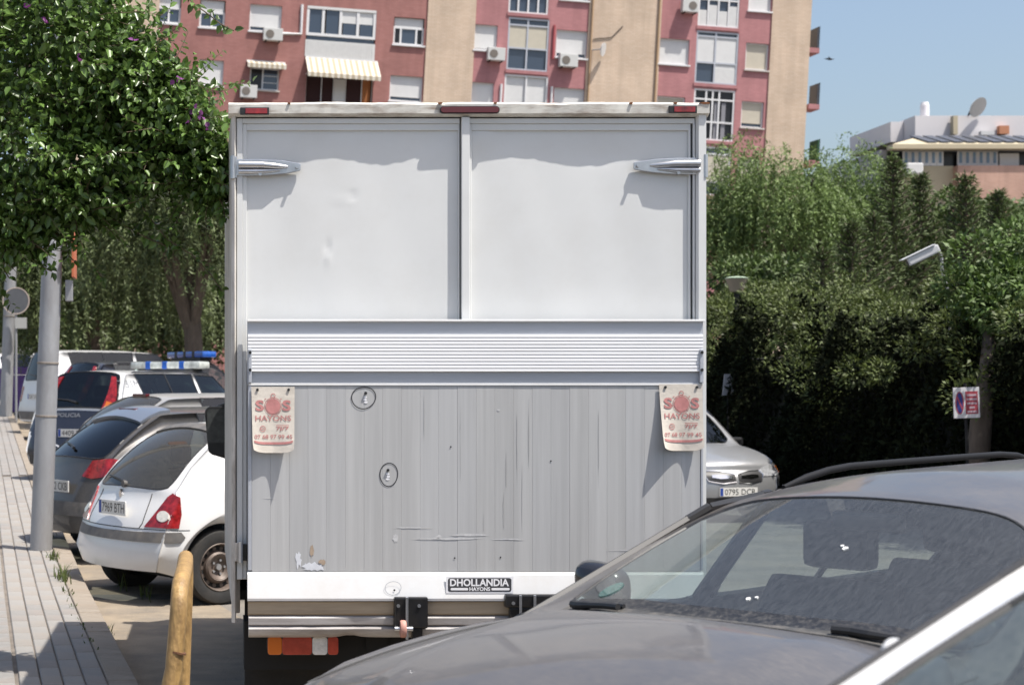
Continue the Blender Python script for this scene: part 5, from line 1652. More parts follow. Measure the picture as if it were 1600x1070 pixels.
MB().tube([(0.10, 0, 0.0), (pe.x, 0, pe.z + 0.0), (pe.x + 0.04, 0, pe.z - 0.12), (pe.x + 0.045, 0, pe.z - 0.26), (pf.x, 0, pf.z), (pf.x + 0.03, 0, pf.z - 0.6), (pf.x + 0.03, 0, -cp.z)], 0.018, 10).build('pole', M_galv, cc_, smooth=True)
nd = 19.0
npp = at(1510, 629, nd)
nb = tag(empty('no_parking_board', (npp.x, nd, npp.z)), 'white no-parking board with a blue and red roundel by the hedge', 'sign')
w2, h2h = 0.136, 0.16
box('board', mat('board_white', (0.66, 0.65, 0.66), 0.5), nb, -w2, w2, -0.006, 0.006, -h2h, h2h, 0.003)
M_bblue = mat('board_blue', (0.035, 0.05, 0.22), 0.5)
M_bred = mat('board_red', (0.36, 0.06, 0.08), 0.5)
def flat(name, geo, m, y, par):
    v, f = geo
    return MB().add([(a, y, c) for a, c in v], f).build(name, m, par)
flat('roundel', disc2d(-0.073, 0.0, 0.038, 0.105), M_bblue, -0.0075, nb)
flat('roundel', ring2d(-0.073, 0.0, 0.044, 0.118, 0.012), M_bred, -0.0085, nb)
MB().add([(-0.095, -0.0085, 0.075), (-0.102, -0.0085, 0.055), (-0.051, -0.0085, -0.075), (-0.044, -0.0085, -0.055)], [(0, 1, 2, 3)]).build('roundel', M_bred, nb)
flat('panel', ([(-0.012, -0.118), (0.118, -0.118), (0.118, 0.118), (-0.012, 0.118)], [(0, 1, 2, 3)]), M_bred, -0.0075, nb)
M_bl = mat('board_letter', (0.5, 0.36, 0.4), 0.6)
for k, w in enumerate((0.10, 0.105, 0.10, 0.06, 0.10)):
    flat('line_of_print', ([(0.053 - w / 2, 0.078 - k * 0.043 - 0.011), (0.053 + w / 2, 0.078 - k * 0.043 - 0.011), (0.053 + w / 2, 0.078 - k * 0.043 + 0.011), (0.053 - w / 2, 0.078 - k * 0.043 + 0.011)], [(0, 1, 2, 3)]), M_bl, -0.0085, nb)
nb.rotation_euler = (0, R(-2), 0)
MB().tube([(0.0, 0.02, 0.2), (0.0, 0.03, -npp.z)], 0.018, 8).build('pole', M_dark, nb)
gd = 28.6
gp = at(1151, 440, gd)
gl = tag(empty('garden_lamp', (gp.x, gd, 0)), 'beige garden lamp with a flared shade rising from the hedge', 'lamp')
MB().lathe([(0.10, gp.z - 0.16), (0.135, gp.z - 0.05), (0.175, gp.z + 0.04)], (0, 0, 0), 'z', 20).build('shade', mat('lamp_beige', (0.30, 0.25, 0.19), 0.6), gl, smooth=True)
MB().lathe([(0.18, gp.z + 0.04), (0.185, gp.z + 0.055), (0.12, gp.z + 0.075), (0.0, gp.z + 0.085)], (0, 0, 0), 'z', 20).build('cap', mat('lamp_cap', (0.32, 0.40, 0.28), 0.5), gl, smooth=True)
MB().tube([(0, 0, 0), (0, 0, gp.z - 0.1)], 0.045, 10).build('column', M_dark, gl)
sd_ = 27.3
sp_ = at(1138, 601, sd_)
nt_ = tag(empty('notice_plate', (sp_.x, sd_, 0)), 'small pale notched plate on a thin stake before the dark hedge', 'sign')
MB().prism([(-0.09, sp_.z - 0.16), (0.075, sp_.z - 0.15), (0.09, sp_.z - 0.04), (0.04, sp_.z + 0.0), (0.065, sp_.z + 0.07), (0.025, sp_.z + 0.16), (-0.06, sp_.z + 0.16)], 'y', -0.01, 0.01).build('plate', mat('notice_grey', (0.36, 0.36, 0.38), 0.6), nt_)
MB().tube([(0, 0.02, 0), (0, 0.02, sp_.z)], 0.014, 8).build('stake', M_dark, nt_)
# ------------------------------------------------------------------ the red and tan apartment block
BD = 88.0
BA, BRL = 0.10, 0.055
MBLD = Matrix.Translation(at(700, 80, BD)) @ Matrix.Rotation(BA, 4, 'Z') @ Matrix.Rotation(BRL, 4, 'Y')
MBI = MBLD.inverted()
bld = tag(empty('apartment_block'), 'tall red and tan brick apartment block behind the truck', 'building')
bld.matrix_world = MBLD
CO = MBI @ Vector((0, 0, CAMZ))
M3 = MBI.to_3x3()
def bu(px, py):
    """photo pixel -> (u, v) on the facade"""
    d = M3 @ (at(px, py, 1.0) - Vector((0, 0, CAMZ)))
    t = -CO.y / d.y
    return CO.x + d.x * t, CO.z + d.z * t
M_brick_r = mat('red_brick', hx('8f4b48'), 0.9, vary=0.07, vscale=1.2, bump=0.1, bscale=6)
M_brick_p = mat('rose_brick', hx('a14f52'), 0.9, vary=0.06, vscale=1.2)
def brickmat(name, c1, c2, mort):
    m = mat(name, c1, 0.92)
    nt = m.node_tree
    b = nt.nodes['Principled BSDF']
    tc = nt.nodes.new('ShaderNodeTexCoord')
    mp = nt.nodes.new('ShaderNodeMapping')
    mp.inputs['Rotation'].default_value = (R(90), 0, 0)
    br = nt.nodes.new('ShaderNodeTexBrick')
    br.inputs['Color1'].default_value = (*hx(c1), 1)
    br.inputs['Color2'].default_value = (*hx(c2), 1)
    br.inputs['Mortar'].default_value = (*hx(mort), 1)
    br.inputs['Scale'].default_value = 1.0
    br.inputs['Brick Width'].default_value = 0.26
    br.inputs['Row Height'].default_value = 0.085
    br.inputs['Mortar Size'].default_value = 0.010
    nt.links.new(tc.outputs['Object'], mp.inputs[0])
    nt.links.new(mp.outputs[0], br.inputs['Vector'])
    n = nt.nodes.new('ShaderNodeTexNoise')
    n.inputs['Scale'].default_value = 0.7
    n.inputs['Detail'].default_value = 7
    nt.links.new(tc.outputs['Object'], n.inputs['Vector'])
    mr = nt.nodes.new('ShaderNodeMapRange')
    mr.inputs['From Min'].default_value = 0.3; mr.inputs['From Max'].default_value = 0.7
    mr.inputs['To Min'].default_value = 0.9; mr.inputs['To Max'].default_value = 1.1
    nt.links.new(n.outputs['Fac'], mr.inputs['Value'])
    mu = nt.nodes.new('ShaderNodeVectorMath'); mu.operation = 'SCALE'
    nt.links.new(br.outputs['Color'], mu.inputs[0]); nt.links.new(mr.outputs[0], mu.inputs['Scale'])
    mp2 = nt.nodes.new('ShaderNodeMapping'); mp2.inputs['Scale'].default_value = (1.6, 1, 0.12)
    nt.links.new(tc.outputs['Object'], mp2.inputs[0])
    n2 = nt.nodes.new('ShaderNodeTexNoise'); n2.inputs['Scale'].default_value = 1.4; n2.inputs['Detail'].default_value = 6
    nt.links.new(mp2.outputs[0], n2.inputs['Vector'])
    mr2 = nt.nodes.new('ShaderNodeMapRange')
    mr2.inputs['From Min'].default_value = 0.3; mr2.inputs['From Max'].default_value = 0.6
    mr2.inputs['To Min'].default_value = 0.88; mr2.inputs['To Max'].default_value = 1.03
    nt.links.new(n2.outputs['Fac'], mr2.inputs['Value'])
    mu2 = nt.nodes.new('ShaderNodeVectorMath'); mu2.operation = 'SCALE'
    nt.links.new(mu.outputs[0], mu2.inputs[0]); nt.links.new(mr2.outputs[0], mu2.inputs['Scale'])
    nt.links.new(mu2.outputs[0], b.inputs['Base Color'])
    return m
M_tan = brickmat('tan_brick', 'cbb7a2', 'c4ae98', 'b9a693')
M_red_b = brickmat('red_brick_wall', 'a0706a', '986862', '916a64')
M_rose_b = brickmat('rose_brick_wall', 'af7a7b', 'a77374', 'a07576')
M_fw = mat('white_window_frame', (0.68, 0.68, 0.68), 0.5)
M_shutw = mat('white_shutter', (0.62, 0.62, 0.61), 0.55, vary=0.04, vscale=3)
M_shutb = mat('beige_shutter', (0.50, 0.46, 0.37), 0.6, vary=0.05, vscale=3)
M_pane = mat('window_pane', (0.045, 0.062, 0.09), 0.08, spec=0.8)
M_panedk = mat('dark_pane', (0.012, 0.012, 0.014), 0.3)
M_sill = mat('sill_stone', (0.50, 0.46, 0.42), 0.8)
M_bal = mat('white_balustrade', (0.58, 0.58, 0.57), 0.6, vary=0.05, vscale=5)
V0, V1 = -19.5, 7.0
walls = [(96, 245, M_tan, 0.07), (245, 665, M_red_b, 0), (665, 740, M_tan, 0.07), (740, 917, M_rose_b, 0), (917, 1030, M_tan, 0.07), (1030, 1203, M_rose_b, 0), (1203, 1264, M_tan, 0.07)]
WIN = [  # px rect and kind
    (246, -8, 283, 37, 'half'), (312, 0, 352, 44, 'half'), (390, 8, 440, 50, 'shut'), (478, 13, 587, 92, 'bayw'), (310, 94, 349, 134, 'shut'), (390, 106, 436, 141, 'open'), (478, 100, 583, 175, 'loggia'),
    (615, 28, 663, 71, 'half3'), (609, 119, 660, 159, 'shut'), (741, 39, 777, 79, 'shut'), (736, 129, 771, 168, 'shut'), (796, -52, 858, 22, 'bayp'), (793, 29, 857, 111, 'bayb'), (787, 118, 855, 196, 'baywh'),
    (869, 48, 918, 91, 'shut'), (865, 138, 913, 180, 'shut'), (876, -42, 921, 1, 'shut'), (1029, 61, 1077, 101, 'shut'), (1026, 151, 1070, 190, 'shutb'), (1092, -42, 1156, 43, 'baygl'), (1087, 50, 1153, 132, 'bays'),
    (1083, 140, 1147, 220, 'bayd'), (1076, 229, 1141, 305, 'baybl'), (1165, 68, 1201, 110, 'shutb'), (1158, 159, 1193, 200, 'shutb'), (1152, 248, 1187, 290, 'shutb'), (1170, -22, 1206, 18, 'shut'),
    (1022, 242, 1064, 282, 'shut'), (605, 209, 656, 250, 'shut'), (470, 190, 580, 265, 'bayw'), (305, 186, 345, 226, 'shut'), (384, 196, 432, 236, 'shut')]
def uvrect(r):
    cx, cy = (r[0] + r[2]) / 2, (r[1] + r[3]) / 2
    u0, _ = bu(r[0], cy); u1, _ = bu(r[2], cy)
    _, va = bu(cx, r[1]); _, vb = bu(cx, r[3])
    return u0, u1, vb, va
rects = [(uvrect(r), r[4]) for r in WIN]
def wall(u0, u1, m, proud):
    """a strip of wall with real openings and reveals"""
    inside = [q for q, _ in rects if u0 - 0.01 < (q[0] + q[1]) / 2 < u1 + 0.01]
    us = sorted({u0, u1} | {min(max(x, u0), u1) for q in inside for x in q[:2]})
    vs_ = sorted({V0, V1} | {x for q in inside for x in q[2:]})
    b = MB()
    y = -proud
    for i in range(len(us) - 1):
        for j in range(len(vs_) - 1):
            a, c, d, e = us[i], us[i + 1], vs_[j], vs_[j + 1]
            if c - a < 1e-4: continue
            mu, mv = (a + c) / 2, (d + e) / 2
            if any(q[0] < mu < q[1] and q[2] < mv < q[3] for q in inside): continue
            b.add([(a, y, d), (c, y, d), (c, y, e), (a, y, e)], [(0, 1, 2, 3)])
    dep = 0.28
    for q in inside:
        a, c = max(q[0], u0), min(q[1], u1); d, e = q[2], q[3]
        b.add([(a, y, d), (a, dep, d), (a, dep, e), (a, y, e)], [(0, 1, 2, 3)])
        b.add([(c, y, d), (c, dep, d), (c, dep, e), (c, y, e)], [(0, 1, 2, 3)])
        b.add([(a, y, d), (c, y, d), (c, dep, d), (a, dep, d)], [(0, 1, 2, 3)])
        b.add([(a, y, e), (c, y, e), (c, dep, e), (a, dep, e)], [(0, 1, 2, 3)])
    if proud:
        b.add([(u0, y, V0), (u0, 0.3, V0), (u0, 0.3, V1), (u0, y, V1)], [(0, 1, 2, 3)])
        b.add([(u1, y, V0), (u1, 0.3, V0), (u1, 0.3, V1), (u1, y, V1)], [(0, 1, 2, 3)])
    return b.build('wall', m, bld)
for a, c, m, pr in walls:
    u0, _ = bu(a, 80); u1, _ = bu(c, 80)
    wall(u0, u1, m, pr)
UR = bu(1264, 80)[0]; UL = bu(96, 80)[0]
box('core', M_tan, bld, UL + 0.02, UR - 0.02, 0.4, 12, V0, V1 - 0.02)
def field(parent, a, c, d, e, m, y=0.14, nm='pane', th=0.02):
    return box(nm, m, parent, a, c, y, y + th, d, e)
def frame(q, name='window', t=0.06, y=0.10, mull=(), bars=(), m=None):
    u0, u1, v0, v1 = q
    b = MB()
    b.box(u0, u0 + t, y, y + 0.08, v0, v1); b.box(u1 - t, u1, y, y + 0.08, v0, v1)
    b.box(u0 + t, u1 - t, y + 0.001, y + 0.079, v0, v0 + t); b.box(u0 + t, u1 - t, y + 0.001, y + 0.079, v1 - t, v1)
    for k in mull:
        x = u0 + (u1 - u0) * k
        b.box(x - t / 2, x + t / 2, y + 0.002, y + 0.078, v0 + t, v1 - t)
    for k in bars:
        z = v0 + (v1 - v0) * k
        b.box(u0 + t, u1 - t, y + 0.003, y + 0.077, z - t / 2, z + t / 2)
    return b.build(name, m or M_fw, bld)
rnd = random.Random(5)
for q, kind in rects:
    u0, u1, v0, v1 = q
    w, h = u1 - u0, v1 - v0
    e = 0.05
    if kind in ('shut', 'shutb'):
        f = frame(q, t=0.07)
        field(f, u0 + e, u1 - e, v0 + rnd.choice((0.06, 0.10, 0.22)), v1 - e, M_shutb if kind == 'shutb' else M_shutw, 0.13, 'shutter')
        field(f, u0 + e, u1 - e, v0 + 0.03, v1 - e, M_pane, 0.20, 'pane')
        box('sill', M_fw if kind == 'shut' else M_sill, f, u0 - 0.06, u1 + 0.06, -0.10, 0.12, v0 - 0.08, v0, 0.01)
    elif kind in ('half', 'half3'):
        k = 0.42 if kind == 'half' else 0.34
        f = frame((u0, u1, v0, v1 - h * k), t=0.09, mull=(0.5,) if kind == 'half' else (0.25, 0.76))
        field(f, u0 + e, u1 - e, v1 - h * k, v1 - 0.02, M_shutw, 0.12, 'shutter')
        field(f, u0 + e, u1 - e, v0 + e, v1 - h * k, M_pane, 0.15)
        if kind == 'half3':
            field(f, u0 + 0.09, u0 + w * 0.25, v0 + 0.09, v1 - h * k - 0.09, M_panedk, 0.14)
            field(f, u0 + w * 0.76, u1 - 0.09, v0 + 0.09, v1 - h * k - 0.09, M_panedk, 0.14)
        box('sill', M_fw, f, u0 - 0.06, u1 + 0.06, -0.10, 0.12, v0 - 0.08, v0, 0.01)
    elif kind == 'open':
        f = frame(q, t=0.07, mull=(0.45,))
        field(f, u0 + 0.06, u0 + w * 0.44, v0 + 0.06, v1 - 0.05, M_panedk, 0.16)
        field(f, u0 + w * 0.46, u1 - 0.06, v0 + 0.06, v1 - 0.05, M_pane, 0.15)
        for k in (0.35, 0.65):
            box('glazing_bar', M_fw, f, u0 + w * 0.47, u1 - 0.06, 0.13, 0.15, v0 + h * k - 0.015, v0 + h * k + 0.015)
        box('sill', M_sill, f, u0 - 0.06, u1 + 0.06, -0.10, 0.12, v0 - 0.08, v0, 0.01)
    elif kind in ('bayw',):
        vb = v0 + h * 0.42
        f = frame((u0, u1, vb, v1), t=0.13, y=0.02, mull=(0.24, 0.49, 0.74))
        for k in range(4):
            field(f, u0 + w * (0.01 + 0.245 * k) + 0.1, u0 + w * (0.245 * (k + 1)) - 0.02, vb + 0.1, v1 - (0.1 if k < 2 else h * 0.28), M_pane, 0.08)
        field(f, u0 + w * 0.5, u1 - 0.1, v1 - h * 0.29, v1 - 0.1, M_shutw, 0.07, 'shutter')
        field(f, u0 + 0.02, u1 - 0.02, v1 - 0.12, v1, M_shutw, 0.0, 'shutter_box')
        bal = box('balustrade', M_bal, f, u0, u1, -0.02, 0.05, v0, vb - 0.22)
        for k in range(1, 26):
            x = u0 + w * k / 26
            box('rib', M_bal, bal, x - 0.012, x + 0.012, -0.04, -0.019, v0 + 0.05, vb - 0.26)
        field(f, u0 + 0.05, u1 - 0.05, vb - 0.23, vb, M_pane, 0.1)
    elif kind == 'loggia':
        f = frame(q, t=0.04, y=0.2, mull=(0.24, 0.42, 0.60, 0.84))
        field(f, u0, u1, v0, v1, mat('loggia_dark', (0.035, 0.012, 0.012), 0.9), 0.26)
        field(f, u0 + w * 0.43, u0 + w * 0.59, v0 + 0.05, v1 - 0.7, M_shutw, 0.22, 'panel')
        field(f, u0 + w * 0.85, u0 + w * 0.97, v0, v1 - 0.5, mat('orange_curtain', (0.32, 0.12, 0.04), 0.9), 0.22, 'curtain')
    else:
        split = {'bayp': 0.0, 'bayb': 0.0, 'baywh': 0.0, 'baygl': 0.0, 'bays': 0.0, 'bayd': 0.42, 'baybl': 0.0}[kind]
        mulls = {'bayp': (0.25, 0.5, 0.75), 'bayb': (0.48,), 'baywh': (0.5,), 'baygl': (0.25, 0.5, 0.75), 'bays': (0.46,), 'bayd': (0.3, 0.46, 0.62), 'baybl': (0.06,)}[kind]
        bars = {'bayp': (0.4,), 'bayb': (0.42, 0.86), 'baywh': (), 'baygl': (0.5,), 'bays': (0.40, 0.9), 'bayd': (0.36, 0.8), 'baybl': (0.85, 0.28)}[kind]
        mm_ = M_alu_grey if kind in ('bayb', 'bays') else M_fw
        f = frame(q, t=0.08, y=0.02, mull=mulls, bars=bars, m=mm_)
        field(f, u0 + e, u1 - e, v0 + e, v1 - e, {'baywh': M_shutw, 'bayp': M_pane, 'bayd': M_panedk}.get(kind, M_pane), 0.12)
        if kind == 'bayb':
            field(f, u0 + e, u1 - e, v0 + h * 0.42, v0 + h * 0.84, M_shutb, 0.06, 'blind')
        if kind == 'bays':
            field(f, u0 + e, u0 + w * 0.44, v0 + h * 0.42, v1 - 0.25, M_shutw, 0.06, 'shutter')
            field(f, u0 + w * 0.47, u1 - e, v0 + h * 0.30, v1 - 0.25, M_shutw, 0.06, 'shutter')
            field(f, u0 + w * 0.47, u1 - e, v0 + 0.06, v0 + h * 0.30, M_bal, 0.05, 'panel')
        if kind == 'baygl':
            for k in range(4):
                field(f, u0 + w * 0.25 * k + 0.06, u0 + w * 0.25 * (k + 1) - 0.06, v0 + 0.08, v0 + h * (0.40 if k % 2 else 0.3), M_bal, 0.05, 'panel')
        if kind == 'bayd':
            for k in (0.04, 0.52, 0.70):
                field(f, u0 + w * k, u0 + w * (k + 0.10), v0 + 0.1, v1 - h * 0.25, mat('grey_curtain', (0.22, 0.22, 0.24), 0.8), 0.08, 'curtain')
        if kind == 'baybl':
            field(f, u0 + w * 0.08, u1 - e, v0 + h * 0.30, v1 - h * 0.17, M_shutb, 0.05, 'shutter')
        box('sill', M_rose_b, f, u0 - 0.05, u1 + 0.05, -0.05, 0.02, v0 - 0.16, v0)
# air conditioners
M_ac = mat('aircon_white', (0.55, 0.55, 0.53), 0.5)
for (a, b_, c, d, fs) in ((759, 77, 786, 97, 0), (871, 87, 899, 107, 0), (410, 47, 440, 66, 0), (374, 135, 400, 155, 0), (1062, 2, 1087, 22, 1)):
    u0, u1, v0, v1 = uvrect((a, b_, c, d))
    o = box('air_conditioner', M_ac, bld, u0, u1, -0.46, -0.12, v0, v1, 0.02)
    fx = u0 + (u1 - u0) * (0.33 if not fs else 0.62)
    MB().lathe([(0.20, -0.475), (0.20, -0.461)], (fx, 0, (v0 + v1) / 2), 'y', 20).build('fan_grille', mat('fan_grey', (0.16, 0.14, 0.12), 0.7), o)
    for k in (0.15, 0.85):
        box('bracket', M_dark, o, u0 + (u1 - u0) * k - 0.02, u0 + (u1 - u0) * k + 0.02, -0.46, 0.0, v0 - 0.05, v0 - 0.005)
# awnings with cream and tan stripes
M_aw1 = mat('cream_stripe', (0.56, 0.52, 0.44), 0.8)
M_aw2 = mat('tan_stripe', (0.36, 0.30, 0.21), 0.8)
def awning(r, out, n):
    u0, u1, v0, v1 = uvrect(r)
    root = box('awning', M_fw, bld, u0, u1, -0.06, 0.0, v1 - 0.08, v1)
    w = (u1 - u0) / n
    for k in range(n):
        a, c = u0 + k * w, u0 + (k + 1) * w
        vd = v0 + 0.22
        MB().add([(a, -0.03, v1 - 0.03), (c, -0.03, v1 - 0.03), (c, -out, vd), (a, -out, vd), (c, -out - 0.01, v0 + 0.04), ((a + c) / 2, -out - 0.01, v0), (a, -out - 0.01, v0 + 0.04)],
                 [(0, 1, 2, 3), (3, 2, 4, 5, 6)]).build('stripe', M_aw1 if k % 2 == 0 else M_aw2, root)
    for uu in (u0 + 0.05, u1 - 0.05):
        MB().tube([(uu, 0, v0 + 0.3), (uu, -out, v0 + 0.23)], 0.02, 6).build('arm', M_fw, root)
awning((476, 92, 589, 130), 1.15, 25)
awning((385, 96, 445, 111), 0.6, 15)
# dish, pipes, wires
u, v = bu(929, 78)
o = MB().lathe([(0.34, -0.36), (0.30, -0.30), (0.18, -0.25), (0.0, -0.23)], (0, 0, 0), 'y', 22).build('satellite_dish', M_shutw, bld)
o.location = (u, -0.3, v); o.rotation_euler = (R(10), 0, R(55))
MB().tube([(0, -0.25, 0), (0.1, 0.3, -0.1)], 0.03, 8).build('arm', M_galv, o)
M_pipe = mat('tan_pipe', (0.40, 0.27, 0.16), 0.7)
for px in (921.5, 1026):
    u, _ = bu(px, 80)
    MB().tube([(u, -0.13, V0), (u, -0.13, V1)], 0.05, 8).build('drain_pipe', M_pipe, bld)
for px, y0, y1 in ((866, 40, 93), (783, 132, 170), (862, 136, 170)):
    u, va = bu(px, y0); _, vb = bu(px, y1)
    MB().tube([(u, -0.05, va), (u, -0.05, vb)], 0.06, 8).build('duct', M_brick_p if px == 866 else M_fw, bld)
ua, va = bu(472, 8); ub, vb = bu(470, 54); uc, vc = bu(440, 53)
MB().tube([(ua, -0.05, va), (ub, -0.05, vb), (uc, -0.05, vc)], 0.07, 8).build('duct', M_fw, bld)
ua, va = bu(926, 62); ub, vb = bu(972, 42)
MB().tube([(ua, -0.1, va), ((ua + ub) / 2 + 0.2, -0.1, (va + vb) / 2 - 0.22), (ub, -0.1, vb)], 0.02, 5).build('wire', M_dark, bld)
# balconies on the end wall
for py in (74, 162, 250):
    u, v = bu(1264, py)
    o = box('balcony', M_rose_b, bld, u + 0.01, u + 0.58, 0.06, 1.1, v - 0.25, v, 0.01)
    box('railing', mat('balcony_glass', (0.05, 0.06, 0.08), 0.2) if py < 240 else mat('green_screen', (0.03, 0.10, 0.05), 0.8), o, u + 0.46, u + 0.52, 0.08, 1.08, v, v + 1.05)
    for k in range(6):
        box('baluster', M_dark, o, u + 0.53, u + 0.56, 0.08 + k * 0.19, 0.11 + k * 0.19, v, v + 1.08)

# ------------------------------------------------------------------ pale block with solar panels, far right
WD = 120.0
wb_root = tag(empty('pale_block', (0, 0, 0)), 'pale flat-roofed block with solar panels above the trees on the right', 'building')
def wx(px): return at(px, 0, WD).x
def wz(py): return at(0, py, WD).z
M_pbeige = mat('beige_render', hx('b8ad94'), 0.9, vary=0.05, vscale=0.8)
M_pgrey = mat('grey_render', hx('9a9a9c'), 0.9, vary=0.08, vscale=0.8)
M_pbrick = brickmat('salmon_brick', 'bd9a8a', 'b69282', 'ae9282')
M_pwhite = mat('white_render', (0.66, 0.64, 0.65), 0.9, vary=0.03, vscale=0.6)
X0b, X1b = wx(1387), wx(1760)
box('wall', M_pbeige, wb_root, X0b, wx(1489), WD, WD + 16, -1, wz(259.5))
box('wall', M_pbrick, wb_root, wx(1489), X1b, WD - 0.8, WD + 16, -1, wz(261))
box('side_wall', M_pgrey, wb_root, X0b - 0.3, X0b + 0.2, WD + 0.5, WD + 17.5, -1, wz(233))
box('storey', M_panedk, wb_root, wx(1390), X1b, WD + 0.4, WD + 15, wz(259.5), wz(236))
# glazed gallery: each pane its own piece between white posts
gx = np.linspace(wx(1411), wx(1560), 15)
for k in range(14):
    if k in (6, 7): continue
    o = box('window', M_fw, wb_root, gx[k], gx[k + 1] - 0.02, WD + 0.02, WD + 0.10, wz(259), wz(236.5))
    box('pane', mat('sky_pane', (0.16, 0.24, 0.34), 0.1), o, gx[k] + 0.12, gx[k + 1] - 0.14, WD - 0.01, WD + 0.015, wz(255), wz(238))
box('shutter', M_shutw, wb_root, wx(1562), wx(1592), WD - 0.02, WD + 0.3, wz(259), wz(240))
for k in range(5):
    a = WD + 1.5 + k * 3
    box('side_window', [M_pgrey, M_pane, M_fw, M_pgrey, M_fw][k], wb_root, X0b - 0.36, X0b - 0.31, a, a + 2.2, wz(256), wz(238))
box('eave', M_pbeige, wb_root, wx(1384), X1b, WD - 1.2, WD - 0.2, wz(236), wz(229))
MB().add([(wx(1384), WD - 1.2, wz(229)), (X1b, WD - 1.2, wz(229)), (X1b, WD + 1.0, wz(210)), (wx(1447), WD + 1.0, wz(210)), (X0b - 0.3, WD + 17.5, wz(229.5))], [(0, 1, 2, 3), (0, 3, 4)]).build('roof', M_pbeige, wb_root)
M_solar = mat('solar_cell', (0.085, 0.088, 0.10), 0.35)
for k in range(12):
    px = 1428 + k * 20.2
    y0, y1, z0_, z1_ = WD - 1.0, WD + 0.7, wz(227) , wz(213)
    a, c = wx(px), wx(px + 14.5)
    s_ = 0.55
    o = MB().add([(a + s_, y0, z0_ + 0.12), (c + s_, y0, z0_ + 0.12), (c, y1, z1_ + 0.14), (a, y1, z1_ + 0.14), (a + s_, y0, z0_ + 0.04), (c + s_, y0, z0_ + 0.04), (c, y1, z1_ + 0.06), (a, y1, z1_ + 0.06)],
                 [(0, 1, 2, 3), (4, 7, 6, 5), (0, 4, 5, 1), (1, 5, 6, 2), (2, 6, 7, 3), (3, 7, 4, 0)]).build('solar_panel', M_solar, wb_root)
def wx2(px): return at(px, 0, WD + 4).x
def wz2(py): return at(0, py, WD + 4).z
box('penthouse', M_pwhite, wb_root, wx2(1430), X1b, WD + 4, WD + 14, wz2(214), wz2(181))
box('penthouse', M_pwhite, wb_root, wx2(1409), wx2(1429.5), WD + 6, WD + 14, wz2(216), wz2(184))
MB().lathe([(0.30, wz2(182)), (0.30, wz2(158)), (0.22, wz2(153))], (wx2(1463), WD + 6, 0), 'z', 16).build('chimney', M_pwhite, wb_root)
box('pillar', M_pbeige, wb_root, wx2(1484), wx2(1491), WD + 3.4, WD + 3.9, wz2(212), wz2(183))
box('parapet_light', M_shutw, wb_root, wx2(1527), wx2(1548), WD + 3.4, WD + 3.8, wz2(213), wz2(207))
box('vent', mat('orange_vent', (0.5, 0.22, 0.12), 0.8), wb_root, wx2(1557), wx2(1572), WD + 3.5, WD + 3.95, wz2(211), wz2(198))
for px in (1543, 1581, 1586):
    MB().lathe([(0.16, wz2(200)), (0.16, wz2(184)), (0.10, wz2(181))], (wx2(px), WD + 5, 0), 'z', 12).build('chimney', M_pwhite, wb_root)
o = MB().lathe([(0.72, -0.26), (0.60, -0.14), (0.36, -0.05), (0.0, 0.0)], (0, 0, 0), 'y', 26).build('satellite_dish', M_shutw, wb_root, smooth=True)
o.location = (wx2(1520), WD + 3.6, wz2(167)); o.rotation_euler = (R(30), R(0), R(28))
MB().tube([(wx2(1517), WD + 3.9, wz2(170)), (wx2(1514), WD + 4.2, wz2(182))], 0.06, 8).build('mast', M_dark, wb_root)
o = box('laundry_box', M_shutw, wb_root, wx(1408), wx(1434), WD - 1.0, WD - 0.2, wz(275), wz(257), 0.1)

# a swift in the sky
bp_ = at(1296, 93, 70)
bird = tag(empty('bird', bp_), 'small dark bird flying beside the apartment block', 'bird')
MB().add([(-0.16, 0, 0), (0.05, 0.03, 0.03), (0.20, 0, 0.0), (0.05, -0.03, -0.03), (0.03, 0.02, -0.04), (-0.02, -0.02, 0.05)], [(0, 1, 5), (1, 2, 5), (2, 3, 5), (3, 0, 5), (0, 4, 1), (1, 4, 2), (2, 4, 3), (3, 4, 0)]).build('body', M_dark, bird)
for s in (1, -1):
    MB().add([(0.06, 0, 0.02), (-0.02, 0, 0.02), (-0.15, s * 0.30, 0.06), (-0.05, s * 0.12, 0.07)], [(0, 1, 2, 3)]).build('wing', M_dark, bird)
